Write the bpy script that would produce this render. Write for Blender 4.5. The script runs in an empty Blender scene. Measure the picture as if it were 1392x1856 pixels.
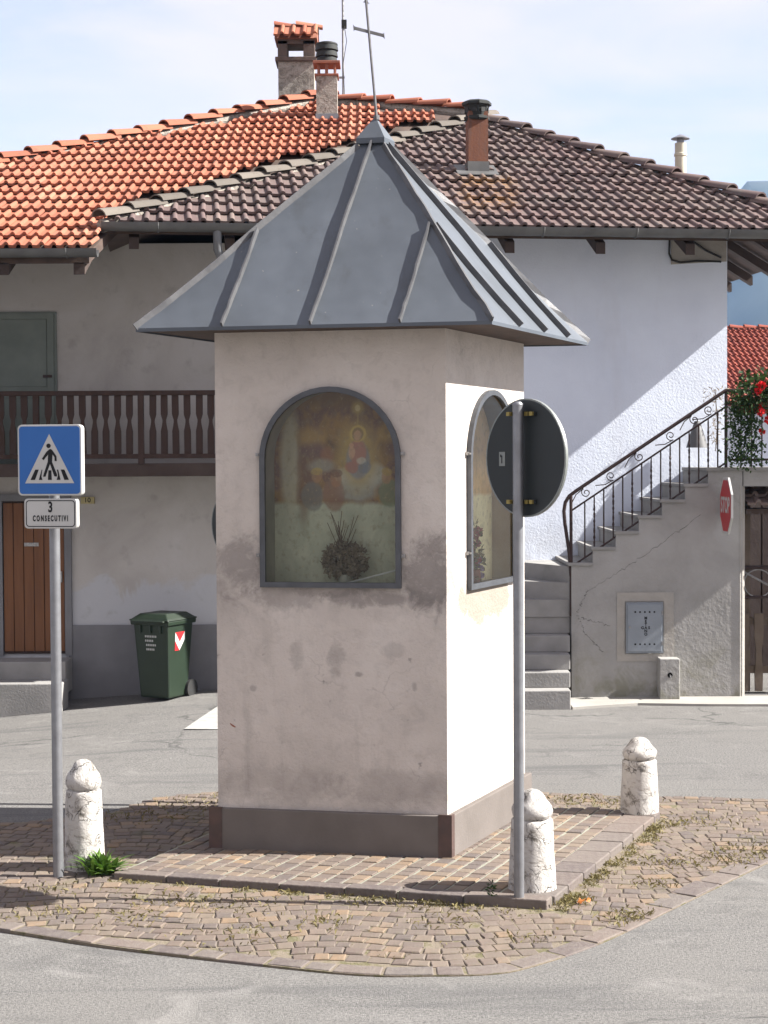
import bpy, bmesh, math, random
from mathutils import Vector, Matrix, noise
R = math.radians
random.seed(7)
scn = bpy.context.scene
C = bpy.context.collection

# ------------------------------------------------------------------ camera
cd = bpy.data.cameras.new('camera'); cam = bpy.data.objects.new('camera', cd); C.objects.link(cam)
cd.sensor_fit = 'HORIZONTAL'; cd.sensor_width = 36; cd.lens = 77.586
cd.clip_start = .1; cd.clip_end = 20000
pitch, roll = math.atan(88/3000), R(.3)
fw = Vector((0, math.cos(pitch), -math.sin(pitch))); up0 = Vector((0, math.sin(pitch), math.cos(pitch))); rt0 = Vector((1, 0, 0))
rt = rt0*math.cos(roll)-up0*math.sin(roll); up = up0*math.cos(roll)+rt0*math.sin(roll)
cam.matrix_world = Matrix(((rt.x, up.x, -fw.x, 0), (rt.y, up.y, -fw.y, 0), (rt.z, up.z, -fw.z, 2.5), (0, 0, 0, 1)))
scn.camera = cam

# ------------------------------------------------------------------ sky, sun, exposure
SUN_AZ = R(3.6)                     # towards the viewer from due +x
SUN_EL = math.atan(.8*math.cos(SUN_AZ))
w = bpy.data.worlds.new('World'); scn.world = w; w.use_nodes = True
nt = w.node_tree; nt.nodes.clear()
def wn(t, **k):
    n = nt.nodes.new(t)
    for a, b in k.items(): setattr(n, a, b)
    return n
sky = wn('ShaderNodeTexSky', sky_type='NISHITA', sun_disc=False, sun_elevation=SUN_EL, sun_rotation=R(90)+SUN_AZ, air_density=1.0, dust_density=.6, ozone_density=1.2)
bg1 = wn('ShaderNodeBackground'); bg1.inputs[1].default_value = .055
nt.links.new(sky.outputs[0], bg1.inputs[0])
tc = wn('ShaderNodeTexCoord'); mp = wn('ShaderNodeMapping'); mp.inputs['Scale'].default_value = (1.1, 1.1, 4.2); mp.inputs['Rotation'].default_value = (0, R(12), R(20)); mp.inputs['Location'].default_value = (.3, .2, .55)
nz = wn('ShaderNodeTexNoise'); nz.inputs['Scale'].default_value = 2.6; nz.inputs['Detail'].default_value = 7; nz.inputs['Roughness'].default_value = .52; nz.inputs['Distortion'].default_value = .5
rp = wn('ShaderNodeMapRange'); rp.inputs[1].default_value = .41; rp.inputs[2].default_value = .55; rp.inputs[3].default_value = .60; rp.inputs[4].default_value = .99
bg2 = wn('ShaderNodeBackground'); bg2.inputs[0].default_value = (1, .90, .935, 1); bg2.inputs[1].default_value = .285
mx = wn('ShaderNodeMixShader'); out = wn('ShaderNodeOutputWorld')
nt.links.new(tc.outputs['Generated'], mp.inputs[0]); nt.links.new(mp.outputs[0], nz.inputs['Vector']); nt.links.new(nz.outputs[0], rp.inputs[0])
nt.links.new(rp.outputs[0], mx.inputs[0]); nt.links.new(bg1.outputs[0], mx.inputs[1]); nt.links.new(bg2.outputs[0], mx.inputs[2]); nt.links.new(mx.outputs[0], out.inputs[0])
sl = bpy.data.lights.new('sun', 'SUN'); sl.energy = 5.0; sl.angle = R(.53); sl.color = (1, .96, .90)
so = bpy.data.objects.new('sun', sl); C.objects.link(so)
sdir = Vector((math.cos(SUN_EL)*math.cos(SUN_AZ), -math.cos(SUN_EL)*math.sin(SUN_AZ), math.sin(SUN_EL)))
so.rotation_euler = (-sdir).to_track_quat('-Z', 'Y').to_euler(); so.location = (20, -4, 18)
scn.view_settings.view_transform = 'Standard'; scn.view_settings.look = 'None'; scn.view_settings.gamma = 1
scn.view_settings.use_curve_mapping = False; scn.view_settings.exposure = 1.8

# ------------------------------------------------------------------ materials
MATS = {}
def lin(c): return tuple(((x/12.92) if x <= .04045 else ((x+.055)/1.055)**2.4) for x in c)
class NT:
    def __init__(s, name):
        s.m = bpy.data.materials.new(name); s.m.use_nodes = True; s.t = s.m.node_tree
        s.b = s.t.nodes['Principled BSDF']; s.out = s.t.nodes['Material Output']; MATS[name] = s.m
        s.tc = s.n('ShaderNodeTexCoord'); s.co = s.tc.outputs['Object']
    def n(s, t, **k):
        n = s.t.nodes.new(t)
        for a, b in k.items(): setattr(n, a, b)
        return n
    def l(s, a, b): s.t.links.new(a, b)
    def noise(s, scale, detail=4, rough=.55, dist=0, co=None, stretch=None):
        n = s.n('ShaderNodeTexNoise'); n.inputs['Scale'].default_value = scale; n.inputs['Detail'].default_value = detail
        n.inputs['Roughness'].default_value = rough; n.inputs['Distortion'].default_value = dist
        c = co or s.co
        if stretch:
            mp = s.n('ShaderNodeMapping'); mp.inputs['Scale'].default_value = stretch; s.l(c, mp.inputs[0]); c = mp.outputs[0]
        s.l(c, n.inputs['Vector']); return n.outputs['Fac']
    def ramp(s, fac, stops):
        r = s.n('ShaderNodeValToRGB'); e = r.color_ramp.elements
        while len(e) < len(stops): e.new(.5)
        for i, (p, c) in enumerate(stops):
            e[i].position = p; e[i].color = (*c, 1) if len(c) == 3 else c
        s.l(fac, r.inputs[0]); return r.outputs[0]
    def rng(s, fac, a, b, c=0., d=1.):
        r = s.n('ShaderNodeMapRange'); 
        for i, v in enumerate((a, b, c, d)): r.inputs[i+1].default_value = v
        s.l(fac, r.inputs[0]); return r.outputs[0]
    def mix(s, fac, a, b, mode='MIX'):
        m = s.n('ShaderNodeMix', data_type='RGBA', blend_type=mode)
        for i, v in ((0, fac), (6, a), (7, b)):
            if hasattr(v, 'links') or hasattr(v, 'is_linked'): s.l(v, m.inputs[i])
            else: m.inputs[i].default_value = (*v, 1) if isinstance(v, tuple) else v
        return m.outputs[2]
    def math(s, op, a, b=None):
        m = s.n('ShaderNodeMath', operation=op)
        for i, v in enumerate((a, b)):
            if v is None: continue
            if hasattr(v, 'is_linked'): s.l(v, m.inputs[i])
            else: m.inputs[i].default_value = v
        return m.outputs[0]
    def axis(s, i, co=None):
        x = s.n('ShaderNodeSeparateXYZ'); s.l(co or s.co, x.inputs[0]); return x.outputs[i]
    def attr(s, name):
        a = s.n('ShaderNodeAttribute'); a.attribute_name = name; return a.outputs['Fac']
    def rand(s): return s.n('ShaderNodeObjectInfo').outputs['Random']
    def col(s, c):
        if hasattr(c, 'is_linked'): s.l(c, s.b.inputs['Base Color'])
        else: s.b.inputs['Base Color'].default_value = (*c, 1)
        return s
    def rough(s, r, metal=0, spec=None):
        s.b.inputs['Roughness'].default_value = r; s.b.inputs['Metallic'].default_value = metal
        if spec is not None: s.b.inputs['Specular IOR Level'].default_value = spec
        return s
    def bump(s, h, strength=.3, dist=.01):
        b = s.n('ShaderNodeBump'); b.inputs['Strength'].default_value = strength; b.inputs['Distance'].default_value = dist
        s.l(h, b.inputs['Height']); s.l(b.outputs[0], s.b.inputs['Normal']); return s

def simple(name, c1, c2=None, scale=6, rough=.8, metal=0, bump=.15, bscale=40, bdist=.01, detail=5):
    m = NT(name); c2 = c2 or tuple(x*.8 for x in c1)
    m.col(m.ramp(m.noise(scale, detail), [(.32, c1), (.68, c2)])).rough(rough, metal)
    if bump: m.bump(m.noise(bscale, 4), bump, bdist)
    return m

# asphalt: pale worn aggregate, dark patches and drag streaks
m = NT('asphalt')
sp = m.noise(62, 5, .75); big = m.noise(.55, 5, .6, .4); streak = m.noise(1.0, 5, .6, .6, stretch=(.35, 3.2, 1)); mid = m.noise(7, 5, .65)
c = m.ramp(sp, [(.33, (0.069, 0.067, 0.065)), (.5, (0.153, 0.149, 0.142)), (.68, (0.248, 0.240, 0.230))])
c = m.mix(m.rng(big, .35, .7), c, (0.179, 0.173, 0.161), 'MIX'); c = m.mix(.55, c, m.ramp(sp, [(.36, (0.074, 0.072, 0.070)), (.64, (0.238, 0.230, 0.220))]))
c = m.mix(m.rng(streak, .54, .68, 0, .6), c, (0.085, 0.085, 0.086)); c = m.mix(m.rng(mid, .58, .75, 0, .3), c, (0.090, 0.088, 0.085))
pt = m.noise(2.4, 6, .7, .9); c = m.mix(m.rng(pt, .54, .66, 0, .35), c, (.085, .083, .081)); lt = m.noise(1.3, 6, .65, 1.2); c = m.mix(m.rng(lt, .56, .7, 0, .4), c, (.30, .29, .275))
ck = m.n('ShaderNodeTexVoronoi', feature='DISTANCE_TO_EDGE'); ck.inputs['Scale'].default_value = .42; wp_ = m.n('ShaderNodeTexNoise'); wp_.inputs['Scale'].default_value = 1.6; wp_.inputs['Detail'].default_value = 8; m.l(m.co, wp_.inputs['Vector'])
vx = m.n('ShaderNodeMix', data_type='VECTOR'); vx.inputs[0].default_value = .45; m.l(m.co, vx.inputs[4]); m.l(wp_.outputs['Color'], vx.inputs[5]); m.l(vx.outputs[1], ck.inputs['Vector'])
crk = m.math('MULTIPLY', m.rng(ck.outputs['Distance'], .006, .001), m.rng(m.noise(.7, 3), .5, .56)); c = m.mix(m.math('MULTIPLY', crk, .7), c, (.05, .05, .05))
gr = m.noise(210, 2, .8); c = m.mix(m.rng(gr, .30, .42, .55, 0), c, (.04, .04, .04)); c = m.mix(m.rng(gr, .60, .70, 0, .5), c, (.42, .40, .38))
m.col(c).rough(.93, 0, .25).bump(m.math('ADD', sp, gr), .7, .012)
# cobbles (attribute tint picks the stone's own colour)
m = NT('porphyry'); t = m.attr('tint'); co = m.noise(30, 4)
c = m.ramp(t, [(0, (0.0944, 0.0688, 0.0588)), (.22, (0.1329, 0.0995, 0.0796)), (.42, (0.0839, 0.0667, 0.0622)), (.58, (0.1504, 0.1159, 0.0865)), (.74, (0.1084, 0.0842, 0.0727)), (.88, (0.1888, 0.1264, 0.0760)), (1, (0.1294, 0.1052, 0.0899))])
c = m.mix(m.rng(co, .35, .7, 0, .45), c, (0.1379, 0.1182, 0.0952)); c = m.mix(m.rng(m.noise(4, 5), .58, .72, 0, .5), c, (0.0883, 0.0836, 0.0432))
m.col(c).rough(.85).bump(m.noise(60, 4), .5, .006)
m = NT('joint_sand'); c = m.ramp(m.noise(9, 6, .6), [(.3, (0.1080, 0.0864, 0.0612)), (.5, (0.1656, 0.1368, 0.1008)), (.62, (0.0864, 0.0792, 0.0324)), (.8, (0.1944, 0.1692, 0.1296))])
m.col(c).rough(.95).bump(m.noise(90, 4), .6, .01)
m = NT('mortar'); m.col(m.ramp(m.noise(14, 5), [(.3, (0.1726, 0.1763, 0.1392)), (.7, (0.2350, 0.2313, 0.1892))])).rough(.95).bump(m.noise(80, 3), .5, .006)
m = NT('kerb_stone'); t = m.attr('tint'); c = m.ramp(t, [(0, (0.0886, 0.0715, 0.0678)), (.5, (0.1310, 0.1016, 0.0866)), (1, (0.1063, 0.0918, 0.0842))]); c = m.mix(m.rng(m.noise(22, 5), .4, .75, 0, .5), c, (0.1701, 0.1505, 0.1279))
m.col(c).rough(.8).bump(m.noise(45, 5), .5, .01)

# shrine plaster: warm off-white lime with grey damp stains below the windows
m = NT('shrine_plaster')
z = m.axis(2)
base = m.ramp(m.noise(1.6, 6, .6), [(.3, (0.4698, 0.4249, 0.3846)), (.5, (0.5334, 0.4828, 0.4386)), (.7, (0.5843, 0.5375, 0.4926))])
st = m.noise(2.6, 7, .62, .6, stretch=(1, 1, .8)); st2 = m.noise(7, 6, .65, 1.0)
band = m.math('MULTIPLY', m.rng(z, 1.30, 1.50), m.rng(z, 2.02, 1.72))
stain = m.math('MULTIPLY', band, m.rng(m.math('ADD', m.math('MULTIPLY', st, .75), m.math('MULTIPLY', st2, .25)), .42, .58))
c = m.mix(m.math('MULTIPLY', stain, .25), base, (.125, .112, .105))
# damp marks and dirt with their own shapes: (x, z, rx, rz, strength) on the front, local metres
c = m.mix(m.rng(m.noise(11, 6, .7, .5), .50, .66, 0, .22), c, (.26, .235, .215)); c = m.mix(m.rng(m.noise(4.5, 6, .65, .8), .52, .62, 0, .16), c, (.50, .46, .43))
xx = m.axis(0); rag = m.math('ADD', m.math('MULTIPLY', m.noise(6, 7, .7, .8), 1.5), m.math('MULTIPLY', m.noise(34, 4, .7), .5))
for (bx, bz, rx, rz, k) in ((-1.28, 1.80, .20, .20, .5), (-1.08, 1.60, .28, .10, .42), (-.11, 1.76, .17, .25, .6), (-.40, 1.60, .34, .07, .55), (-.75, 1.645, .25, .04, .4), (-.94, 1.24, .05, .09, .26), (-.69, 1.22, .06, .11, .3), (-.33, 1.27, .07, .05, .25), (-.55, 1.12, .03, .02, .5), (-1.22, 1.02, .025, .02, .4), (-.2, 1.05, .02, .03, .4), (-1.1, .42, .5, .12, .22), (-.3, .42, .5, .10, .22)):
    dx = m.math('DIVIDE', m.math('SUBTRACT', xx, bx), rx); dz = m.math('DIVIDE', m.math('SUBTRACT', z, bz), rz)
    dd = m.math('ADD', m.math('MULTIPLY', dx, dx), m.math('MULTIPLY', dz, dz))
    f = m.rng(m.math('ADD', dd, m.math('MULTIPLY', m.math('SUBTRACT', rag, 1.0), 2.6)), 1.25, .35, 0, k)
    c = m.mix(f, c, (.15, .135, .128))
ck = m.n('ShaderNodeTexVoronoi', feature='DISTANCE_TO_EDGE'); ck.inputs['Scale'].default_value = 1.7; wp_ = m.n('ShaderNodeTexNoise'); wp_.inputs['Scale'].default_value = 3; wp_.inputs['Detail'].default_value = 6; m.l(m.co, wp_.inputs['Vector'])
vx = m.n('ShaderNodeMix', data_type='VECTOR'); vx.inputs[0].default_value = .3; m.l(m.co, vx.inputs[4]); m.l(wp_.outputs['Color'], vx.inputs[5]); m.l(vx.outputs[1], ck.inputs['Vector'])
hair = m.math('MULTIPLY', m.rng(ck.outputs['Distance'], .0045, .001), m.rng(m.noise(1.8, 3), .50, .56)); c = m.mix(m.math('MULTIPLY', hair, .22), c, (.14, .125, .115))
# flaked beige patch below the side window
yy = m.axis(1); dy = m.math('DIVIDE', m.math('SUBTRACT', yy, .62), .5); dz = m.math('DIVIDE', m.math('SUBTRACT', z, 1.56), .16)
f = m.rng(m.math('ADD', m.math('ADD', m.math('MULTIPLY', dy, dy), m.math('MULTIPLY', dz, dz)), m.math('MULTIPLY', m.math('SUBTRACT', rag, 1.0), 2.2)), 1.1, .8, 0, .8)
c = m.mix(m.math('MULTIPLY', f, m.rng(xx, .0, .02)), c, (.215, .185, .15))
drip = m.noise(3.4, 6, .6, .2, stretch=(3, 3, .45)); c = m.mix(m.math('MULTIPLY', m.rng(drip, .56, .74, 0, .3), m.rng(z, 2.2, .6)), c, (.2, .185, .17))
low = m.math('MULTIPLY', m.rng(z, .75, .32), m.rng(m.noise(5, 6), .35, .7)); c = m.mix(m.math('MULTIPLY', low, .5), c, (.2, .18, .165))
spot = m.noise(16, 3, .5); c = m.mix(m.math('MULTIPLY', m.rng(spot, .70, .76, 0, .55), m.rng(z, 1.7, 1.2)), c, (.16, .15, .145))
m.col(c).rough(.92, 0, .2).bump(m.math('ADD', m.math('MULTIPLY', m.noise(9, 5), 1.4), m.math('MULTIPLY', m.noise(55, 4, .65), .8)), .6, .014)
simple('plinth_cement', (0.1425, 0.1237, 0.1125), (0.1087, 0.0938, 0.084), 3, .9, 0, .3, 60, .006)
simple('corner_strip', (.085, .05, .042), (.055, .035, .03), 12, .6, 0, .2, 60)
# zinc roof
m = NT('zinc'); c = m.ramp(m.noise(1.8, 6, .6), [(.3, (0.0647, 0.0748, 0.0883)), (.55, (0.0811, 0.0933, 0.1105)), (.75, (0.0958, 0.1099, 0.1297))])
c = m.mix(m.rng(m.noise(34, 2, .4), .765, .775, 0, .7), c, (0.2250, 0.2250, 0.2115)); c = m.mix(m.rng(m.noise(1.5, 5, .6, .3, stretch=(4, 4, .6)), .58, .75, 0, .4), c, (0.0450, 0.0473, 0.0495))
m.col(c).rough(.55, .2, .45).bump(m.noise(2.2, 2, .5), .6, .03)
simple('zinc_seam', (0.1072, 0.1072, 0.1120), (0.0733, 0.0744, 0.0794), 10, .5, .3, .1, 60)
simple('soffit_wood', (.085, .055, .042), (.05, .034, .028), 8, .85, 0, .2, 40)
simple('frame_metal', (0.092, 0.0976, 0.108), (0.068, 0.072, 0.08), 12, .5, .4, .1, 80)
simple('bolt_steel', (.35, .34, .33), (.2, .2, .2), 40, .4, .8, 0)
simple('cross_iron', (.14, .14, .145), (.09, .085, .085), 20, .6, .3, .1, 60)
simple('niche_pale', (0.4560, 0.4440, 0.3720), (0.3360, 0.3360, 0.2820), 5, .95, 0, .2, 30)
simple('niche_ochre', (.33, .235, .13), (.42, .36, .26), 3, .95, 0, .2, 30)
simple('white_rod', (.6, .6, .58), None, 10, .6, 0, 0)
# glass: clear pane, mirror only by fresnel
m = NT('glass'); fr = m.n('ShaderNodeFresnel'); fr.inputs[0].default_value = 1.5
tr = m.n('ShaderNodeBsdfTransparent'); tr.inputs[0].default_value = (.9, .94, .92, 1); gl = m.n('ShaderNodeBsdfGlossy'); gl.inputs['Roughness'].default_value = .04
bp = m.n('ShaderNodeBump'); bp.inputs['Strength'].default_value = .08; bp.inputs['Distance'].default_value = .02; m.l(m.noise(3, 2), bp.inputs['Height']); m.l(bp.outputs[0], gl.inputs['Normal'])
mxs = m.n('ShaderNodeMixShader'); m.l(fr.outputs[0], mxs.inputs[0]); m.l(tr.outputs[0], mxs.inputs[1]); m.l(gl.outputs[0], mxs.inputs[2]); m.l(mxs.outputs[0], m.out.inputs[0])
# painted niche wall (faded mural: soft figures on ochre, bare plaster below)
def mural(name, top, low, split, blobs):
    m = NT(name); uv = m.tc.outputs['UV']
    dn = m.n('ShaderNodeTexNoise'); dn.inputs['Scale'].default_value = 9; dn.inputs['Detail'].default_value = 5; m.l(uv, dn.inputs['Vector'])
    vs = m.n('ShaderNodeVectorMath', operation='SUBTRACT'); m.l(dn.outputs['Color'], vs.inputs[0]); vs.inputs[1].default_value = (.5, .5, .5)
    vm = m.n('ShaderNodeVectorMath', operation='SCALE'); m.l(vs.outputs[0], vm.inputs[0]); vm.inputs['Scale'].default_value = .035
    va = m.n('ShaderNodeVectorMath', operation='ADD'); m.l(uv, va.inputs[0]); m.l(vm.outputs[0], va.inputs[1]); p = va.outputs[0]
    n1 = m.noise(5, 6, .65, .4, co=uv); n2 = m.noise(22, 4, .6, co=uv)
    ct = m.ramp(n1, top); cl = m.ramp(n1, low)
    c = m.mix(m.rng(m.axis(1, p), split-.012, split+.012), cl, ct)
    for (cx, cy, rx, ry, colr, soft) in blobs:
        mp = m.n('ShaderNodeMapping'); mp.inputs['Location'].default_value = (-cx/rx, -cy/ry, 0); mp.inputs['Scale'].default_value = (1/rx, 1/ry, 0); m.l(p, mp.inputs[0])
        ln = m.n('ShaderNodeVectorMath', operation='LENGTH'); m.l(mp.outputs[0], ln.inputs[0])
        c = m.mix(m.rng(ln.outputs['Value'], 1+soft, 1-soft, 0, .72), c, colr)
    c = m.mix(m.rng(n2, .52, .7, 0, .5), c, (.13, .105, .075)); c = m.mix(m.rng(m.noise(40, 4, .6, co=uv), .58, .7, 0, .45), c, (.26, .22, .15))
    m.col(m.mix(1.0, c, (2.15, 2.05, 1.8), 'MULTIPLY')).rough(.95).bump(n2, .3, .01)
mural('mural_front', [(.3, (.075, .045, .025)), (.45, (.17, .105, .042)), (.56, (.095, .055, .045)), (.72, (.21, .145, .055))], [(.3, (.20, .215, .185)), (.7, (.30, .31, .27))], .41, [
    (.5, 1.02, .50, .10, (.13, .085, .045), .25), (.12, .62, .07, .3, (.26, .26, .22), .3), (.22, .6, .05, .28, (.10, .06, .04), .3),
    (.28, .76, .10, .05, (.24, .16, .06), .4), (.30, .69, .09, .045, (.09, .055, .055), .3), (.40, .66, .05, .04, (.16, .075, .05), .3), (.92, .70, .08, .06, (.09, .055, .055), .3), (.84, .78, .07, .05, (.23, .155, .06), .4),
    (.36, .61, .10, .035, (.19, .185, .165), .3), (.64, .53, .17, .055, (.23, .24, .235), .2), (.54, .56, .08, .04, (.29, .295, .285), .25), (.75, .57, .08, .05, (.26, .27, .26), .25), (.62, .47, .14, .05, (.20, .21, .20), .25),
    (.63, .66, .15, .17, (.25, .185, .075), .3), (.63, .64, .085, .10, (.115, .13, .17), .12), (.63, .68, .062, .065, (.245, .10, .075), .1), (.585, .60, .05, .03, (.22, .09, .07), .15), (.68, .60, .045, .03, (.10, .115, .15), .15),
    (.63, .775, .060, .042, (.33, .25, .09), .1), (.63, .772, .042, .034, (.12, .075, .045), .1), (.63, .765, .028, .026, (.31, .195, .135), .1), (.585, .675, .026, .034, (.33, .215, .15), .12), (.583, .715, .018, .014, (.32, .20, .14), .1), (.655, .635, .03, .018, (.31, .30, .28), .2),
    (.63, .905, .046, .034, (.27, .20, .08), .3), (.63, .905, .022, .016, (.40, .34, .2), .2), (.63, .85, .006, .03, (.22, .17, .08), .2),
    (.29, .45, .085, .075, (.105, .105, .105), .1), (.45, .455, .08, .085, (.15, .085, .065), .1), (.325, .555, .038, .034, (.23, .135, .075), .1), (.32, .578, .042, .02, (.27, .20, .07), .12), (.465, .54, .040, .040, (.21, .11, .06), .1), (.468, .568, .043, .022, (.085, .045, .03), .12),
    (.87, .465, .085, .075, (.10, .13, .085), .1), (.955, .48, .05, .07, (.19, .12, .05), .12), (.84, .555, .038, .036, (.24, .145, .085), .1), (.843, .58, .04, .02, (.24, .17, .05), .12), (.94, .575, .035, .034, (.20, .12, .07), .1)])
mural('mural_side', [(.3, (.30, .19, .09)), (.55, (.38, .27, .15)), (.75, (.26, .18, .10))], [(.3, (.40, .37, .25)), (.7, (.48, .45, .33))], .46, [(.4, .5, .2, .05, (.42, .27, .15), .5), (.7, .75, .2, .12, (.25, .17, .11), .5), (.3, .85, .2, .1, (.42, .33, .2), .5)])

# houses
m = NT('house_plaster'); n1 = m.noise(1.2, 6, .6); c = m.ramp(n1, [(.3, (0.5755, 0.6252, 0.7239)), (.5, (0.6331, 0.6815, 0.7788)), (.7, (0.6714, 0.7277, 0.8226))])
z = m.axis(2); c = m.mix(m.math('MULTIPLY', m.rng(z, 1.9, .9), m.rng(m.noise(2.2, 6, .65, .5), .45, .6)), c, (.36, .355, .35)); c = m.mix(m.rng(m.noise(.9, 5, .6, .3, stretch=(3, 1, .5)), .56, .75, 0, .3), c, (.5, .5, .53))
m.col(c).rough(.95, 0, .2).bump(m.math('ADD', m.math('MULTIPLY', m.noise(38, 5, .6), 1.0), m.math('MULTIPLY', m.noise(6, 4), .8)), .34, .016)
m = NT('old_plaster'); n1 = m.noise(.9, 6, .62, .4); c = m.ramp(n1, [(.3, (0.3244, 0.3052, 0.2849)), (.5, (0.4119, 0.3904, 0.3666)), (.72, (0.4649, 0.4505, 0.4376))])
z = m.axis(2); pp = m.rng(m.math('ADD', m.noise(1.3, 6, .6, .8), m.rng(z, 1.6, .9, -.12, .16)), .50, .55); c = m.mix(m.math('MULTIPLY', pp, m.rng(z, 2.0, 1.5)), c, (.42, .425, .44))
c = m.mix(m.rng(m.noise(4, 6, .65), .57, .72, 0, .5), c, (.26, .25, .23))
m.col(c).rough(.95, 0, .2).bump(m.noise(30, 5), .35, .015)
simple('dado_cement', (0.1792, 0.1792, 0.1871), (0.1404, 0.1404, 0.1482), 2.5, .95, 0, .3, 50)
m = NT('stair_cement'); z = m.axis(2); n1 = m.noise(1.6, 6, .62, .4); c = m.ramp(n1, [(.3, (0.2419, 0.2367, 0.2262)), (.55, (0.3064, 0.2990, 0.2883)), (.75, (0.3468, 0.3405, 0.3326))])
c = m.mix(m.math('MULTIPLY', m.rng(z, .75, .1), m.rng(m.noise(3.2, 6, .65, .4), .46, .62, 0, .75)), c, (.17, .165, .12)); c = m.mix(m.rng(m.noise(2.6, 7, .68, .8), .60, .74, 0, .5), c, (.2, .195, .185))
m.col(c).rough(.95, 0, .2).bump(m.math('ADD', m.math('MULTIPLY', m.noise(26, 5), 1), m.math('MULTIPLY', m.noise(5, 5), 1.2)), .45, .018)
simple('step_stone', (0.2736, 0.2663, 0.2567), (0.2072, 0.2029, 0.1948), 3.5, .9, 0, .35, 40, .01)
simple('patch_cement', (0.3384, 0.3168, 0.288), (0.288, 0.2736, 0.2484), 5, .95, 0, .5, 25, .015)
simple('pavement_light', (0.322, 0.308, 0.28), (0.252, 0.2415, 0.2205), 2, .9, 0, .3, 60)
simple('crack_dark', (.05, .047, .043), None, 10, .95, 0, 0)
def tile_mat(name, stops, dirt, amount):
    m = NT(name); g = m.n('ShaderNodeNewGeometry').outputs['Position']
    a = m.math('FRACT', m.math('ADD', m.rand(), m.attr('tint')))
    c = m.ramp(a, stops); c = m.mix(m.rng(m.noise(1.1, 5, .6, .4, co=g), .45, .7, 0, .35), c, dirt)
    c = m.mix(m.rng(m.noise(9, 6, .7, .3, co=g), .56, .68, 0, amount), c, dirt); c = m.mix(m.rng(m.noise(38, 3, .6, co=g), .68, .76, 0, .35), c, (.32, .31, .26))
    if name == 'brown_tile':
        px_, pz_ = m.axis(0, g), m.axis(2, g); q1 = m.math('MULTIPLY', m.rng(px_, .75, .95), m.rng(px_, 1.6, 1.4)); q2 = m.math('MULTIPLY', q1, m.math('MULTIPLY', m.rng(pz_, 5.15, 5.35), m.rng(pz_, 5.85, 5.75)))
        c = m.mix(m.math('MULTIPLY', q2, m.rng(m.noise(7, 5, .7, co=g), .42, .62, 0, .75)), c, (.20, .105, .035))
    m.col(c).rough(.85, 0, .3).bump(m.noise(70, 3, co=g), .35, .006)
tile_mat('terracotta_tile', [(0, (0.2924, 0.0953, 0.0539)), (.35, (0.3457, 0.1270, 0.0758)), (.7, (0.2526, 0.0795, 0.0474)), (1, (0.3722, 0.1586, 0.1011))], (0.1064, 0.0604, 0.0412), .6)
tile_mat('brown_tile', [(0, (0.1073, 0.0720, 0.0691)), (.4, (0.1332, 0.0924, 0.0859)), (.7, (0.0902, 0.0616, 0.0607)), (1, (0.1458, 0.1056, 0.0932))], (0.1288, 0.1232, 0.1072), .6)
tile_mat('grey_hip_tile', [(0, (0.1123, 0.0983, 0.0842)), (.5, (0.1516, 0.1320, 0.1123)), (1, (0.0899, 0.0786, 0.0674))], (0.0674, 0.0590, 0.0477), .6)
tile_mat('red_far_tile', [(0, (0.216, 0.051, 0.033)), (.5, (0.252, 0.063, 0.039)), (1, (0.186, 0.045, 0.03))], (0.12, 0.042, 0.03), .4)
simple('roof_felt', (.045, .035, .03), None, 6, .95, 0, 0)
simple('gutter_zinc', (0.133, 0.133, 0.1295), (0.091, 0.091, 0.091), 5, .55, .4, .08, 60)
simple('pipe_grey', (0.165, 0.1688, 0.1762), (0.1275, 0.1312, 0.1387), 6, .5, .4, .05, 60)
m = NT('chimney_render'); c = m.ramp(m.noise(9, 7, .7, .8), [(.3, (.08, .07, .06)), (.45, (.24, .215, .185)), (.55, (.36, .33, .29)), (.66, (.17, .145, .12)), (.75, (.30, .13, .08))])
m.col(c).rough(.95).bump(m.noise(14, 6, .7), .9, .04)
simple('terracotta_plain', (0.288, 0.112, 0.068), (0.208, 0.08, 0.052), 7, .85, 0, .3, 50)
simple('brick_dark', (.12, .085, .07), (.075, .06, .052), 9, .9, 0, .4, 40)
simple('black_cowl', (.012, .014, .013), (.018, .02, .019), 8, .8, 0, .1, 40)
m = NT('rust_flue'); c = m.ramp(m.noise(3, 6, .65, .4, stretch=(5, 5, .5)), [(.3, (.10, .038, .022)), (.5, (.155, .058, .03)), (.75, (.09, .05, .04))]); m.col(c).rough(.75, .2).bump(m.noise(40, 3), .2, .01)
simple('cream_flue', (.48, .45, .36), (.38, .35, .27), 6, .5, .1, .05, 40)
simple('galv_steel', (0.2527, 0.2597, 0.2744), (0.2036, 0.2071, 0.2210), 14, .42, .6, .05, 80)
simple('antenna_alu', (.3, .3, .3), (.2, .2, .2), 20, .5, .6, 0)
m = NT('balcony_wood'); c = m.ramp(m.noise(3, 5, .6, .3, stretch=(6, 6, .7)), [(.3, (0.0237, 0.0124, 0.0088)), (.6, (0.0408, 0.0206, 0.0150)), (.8, (0.0558, 0.0351, 0.0277))]); m.col(c).rough(.85).bump(m.noise(20, 4), .3, .01)
simple('beam_wood', (0.0365, 0.0227, 0.0184), (0.0562, 0.0389, 0.0324), 5, .9, 0, .4, 25)
m = NT('door_wood'); c = m.ramp(m.noise(2.4, 5, .6, .3, stretch=(7, 7, .6)), [(.3, (0.1094, 0.0392, 0.0113)), (.6, (0.1532, 0.0580, 0.0172)), (.8, (0.0874, 0.0316, 0.0105))]); m.col(c).rough(.6).bump(m.noise(30, 4), .2, .005)
simple('shutter_paint', (0.1653, 0.1881, 0.1653), (0.1254, 0.1482, 0.1311), 4, .7, 0, .15, 40)
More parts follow.
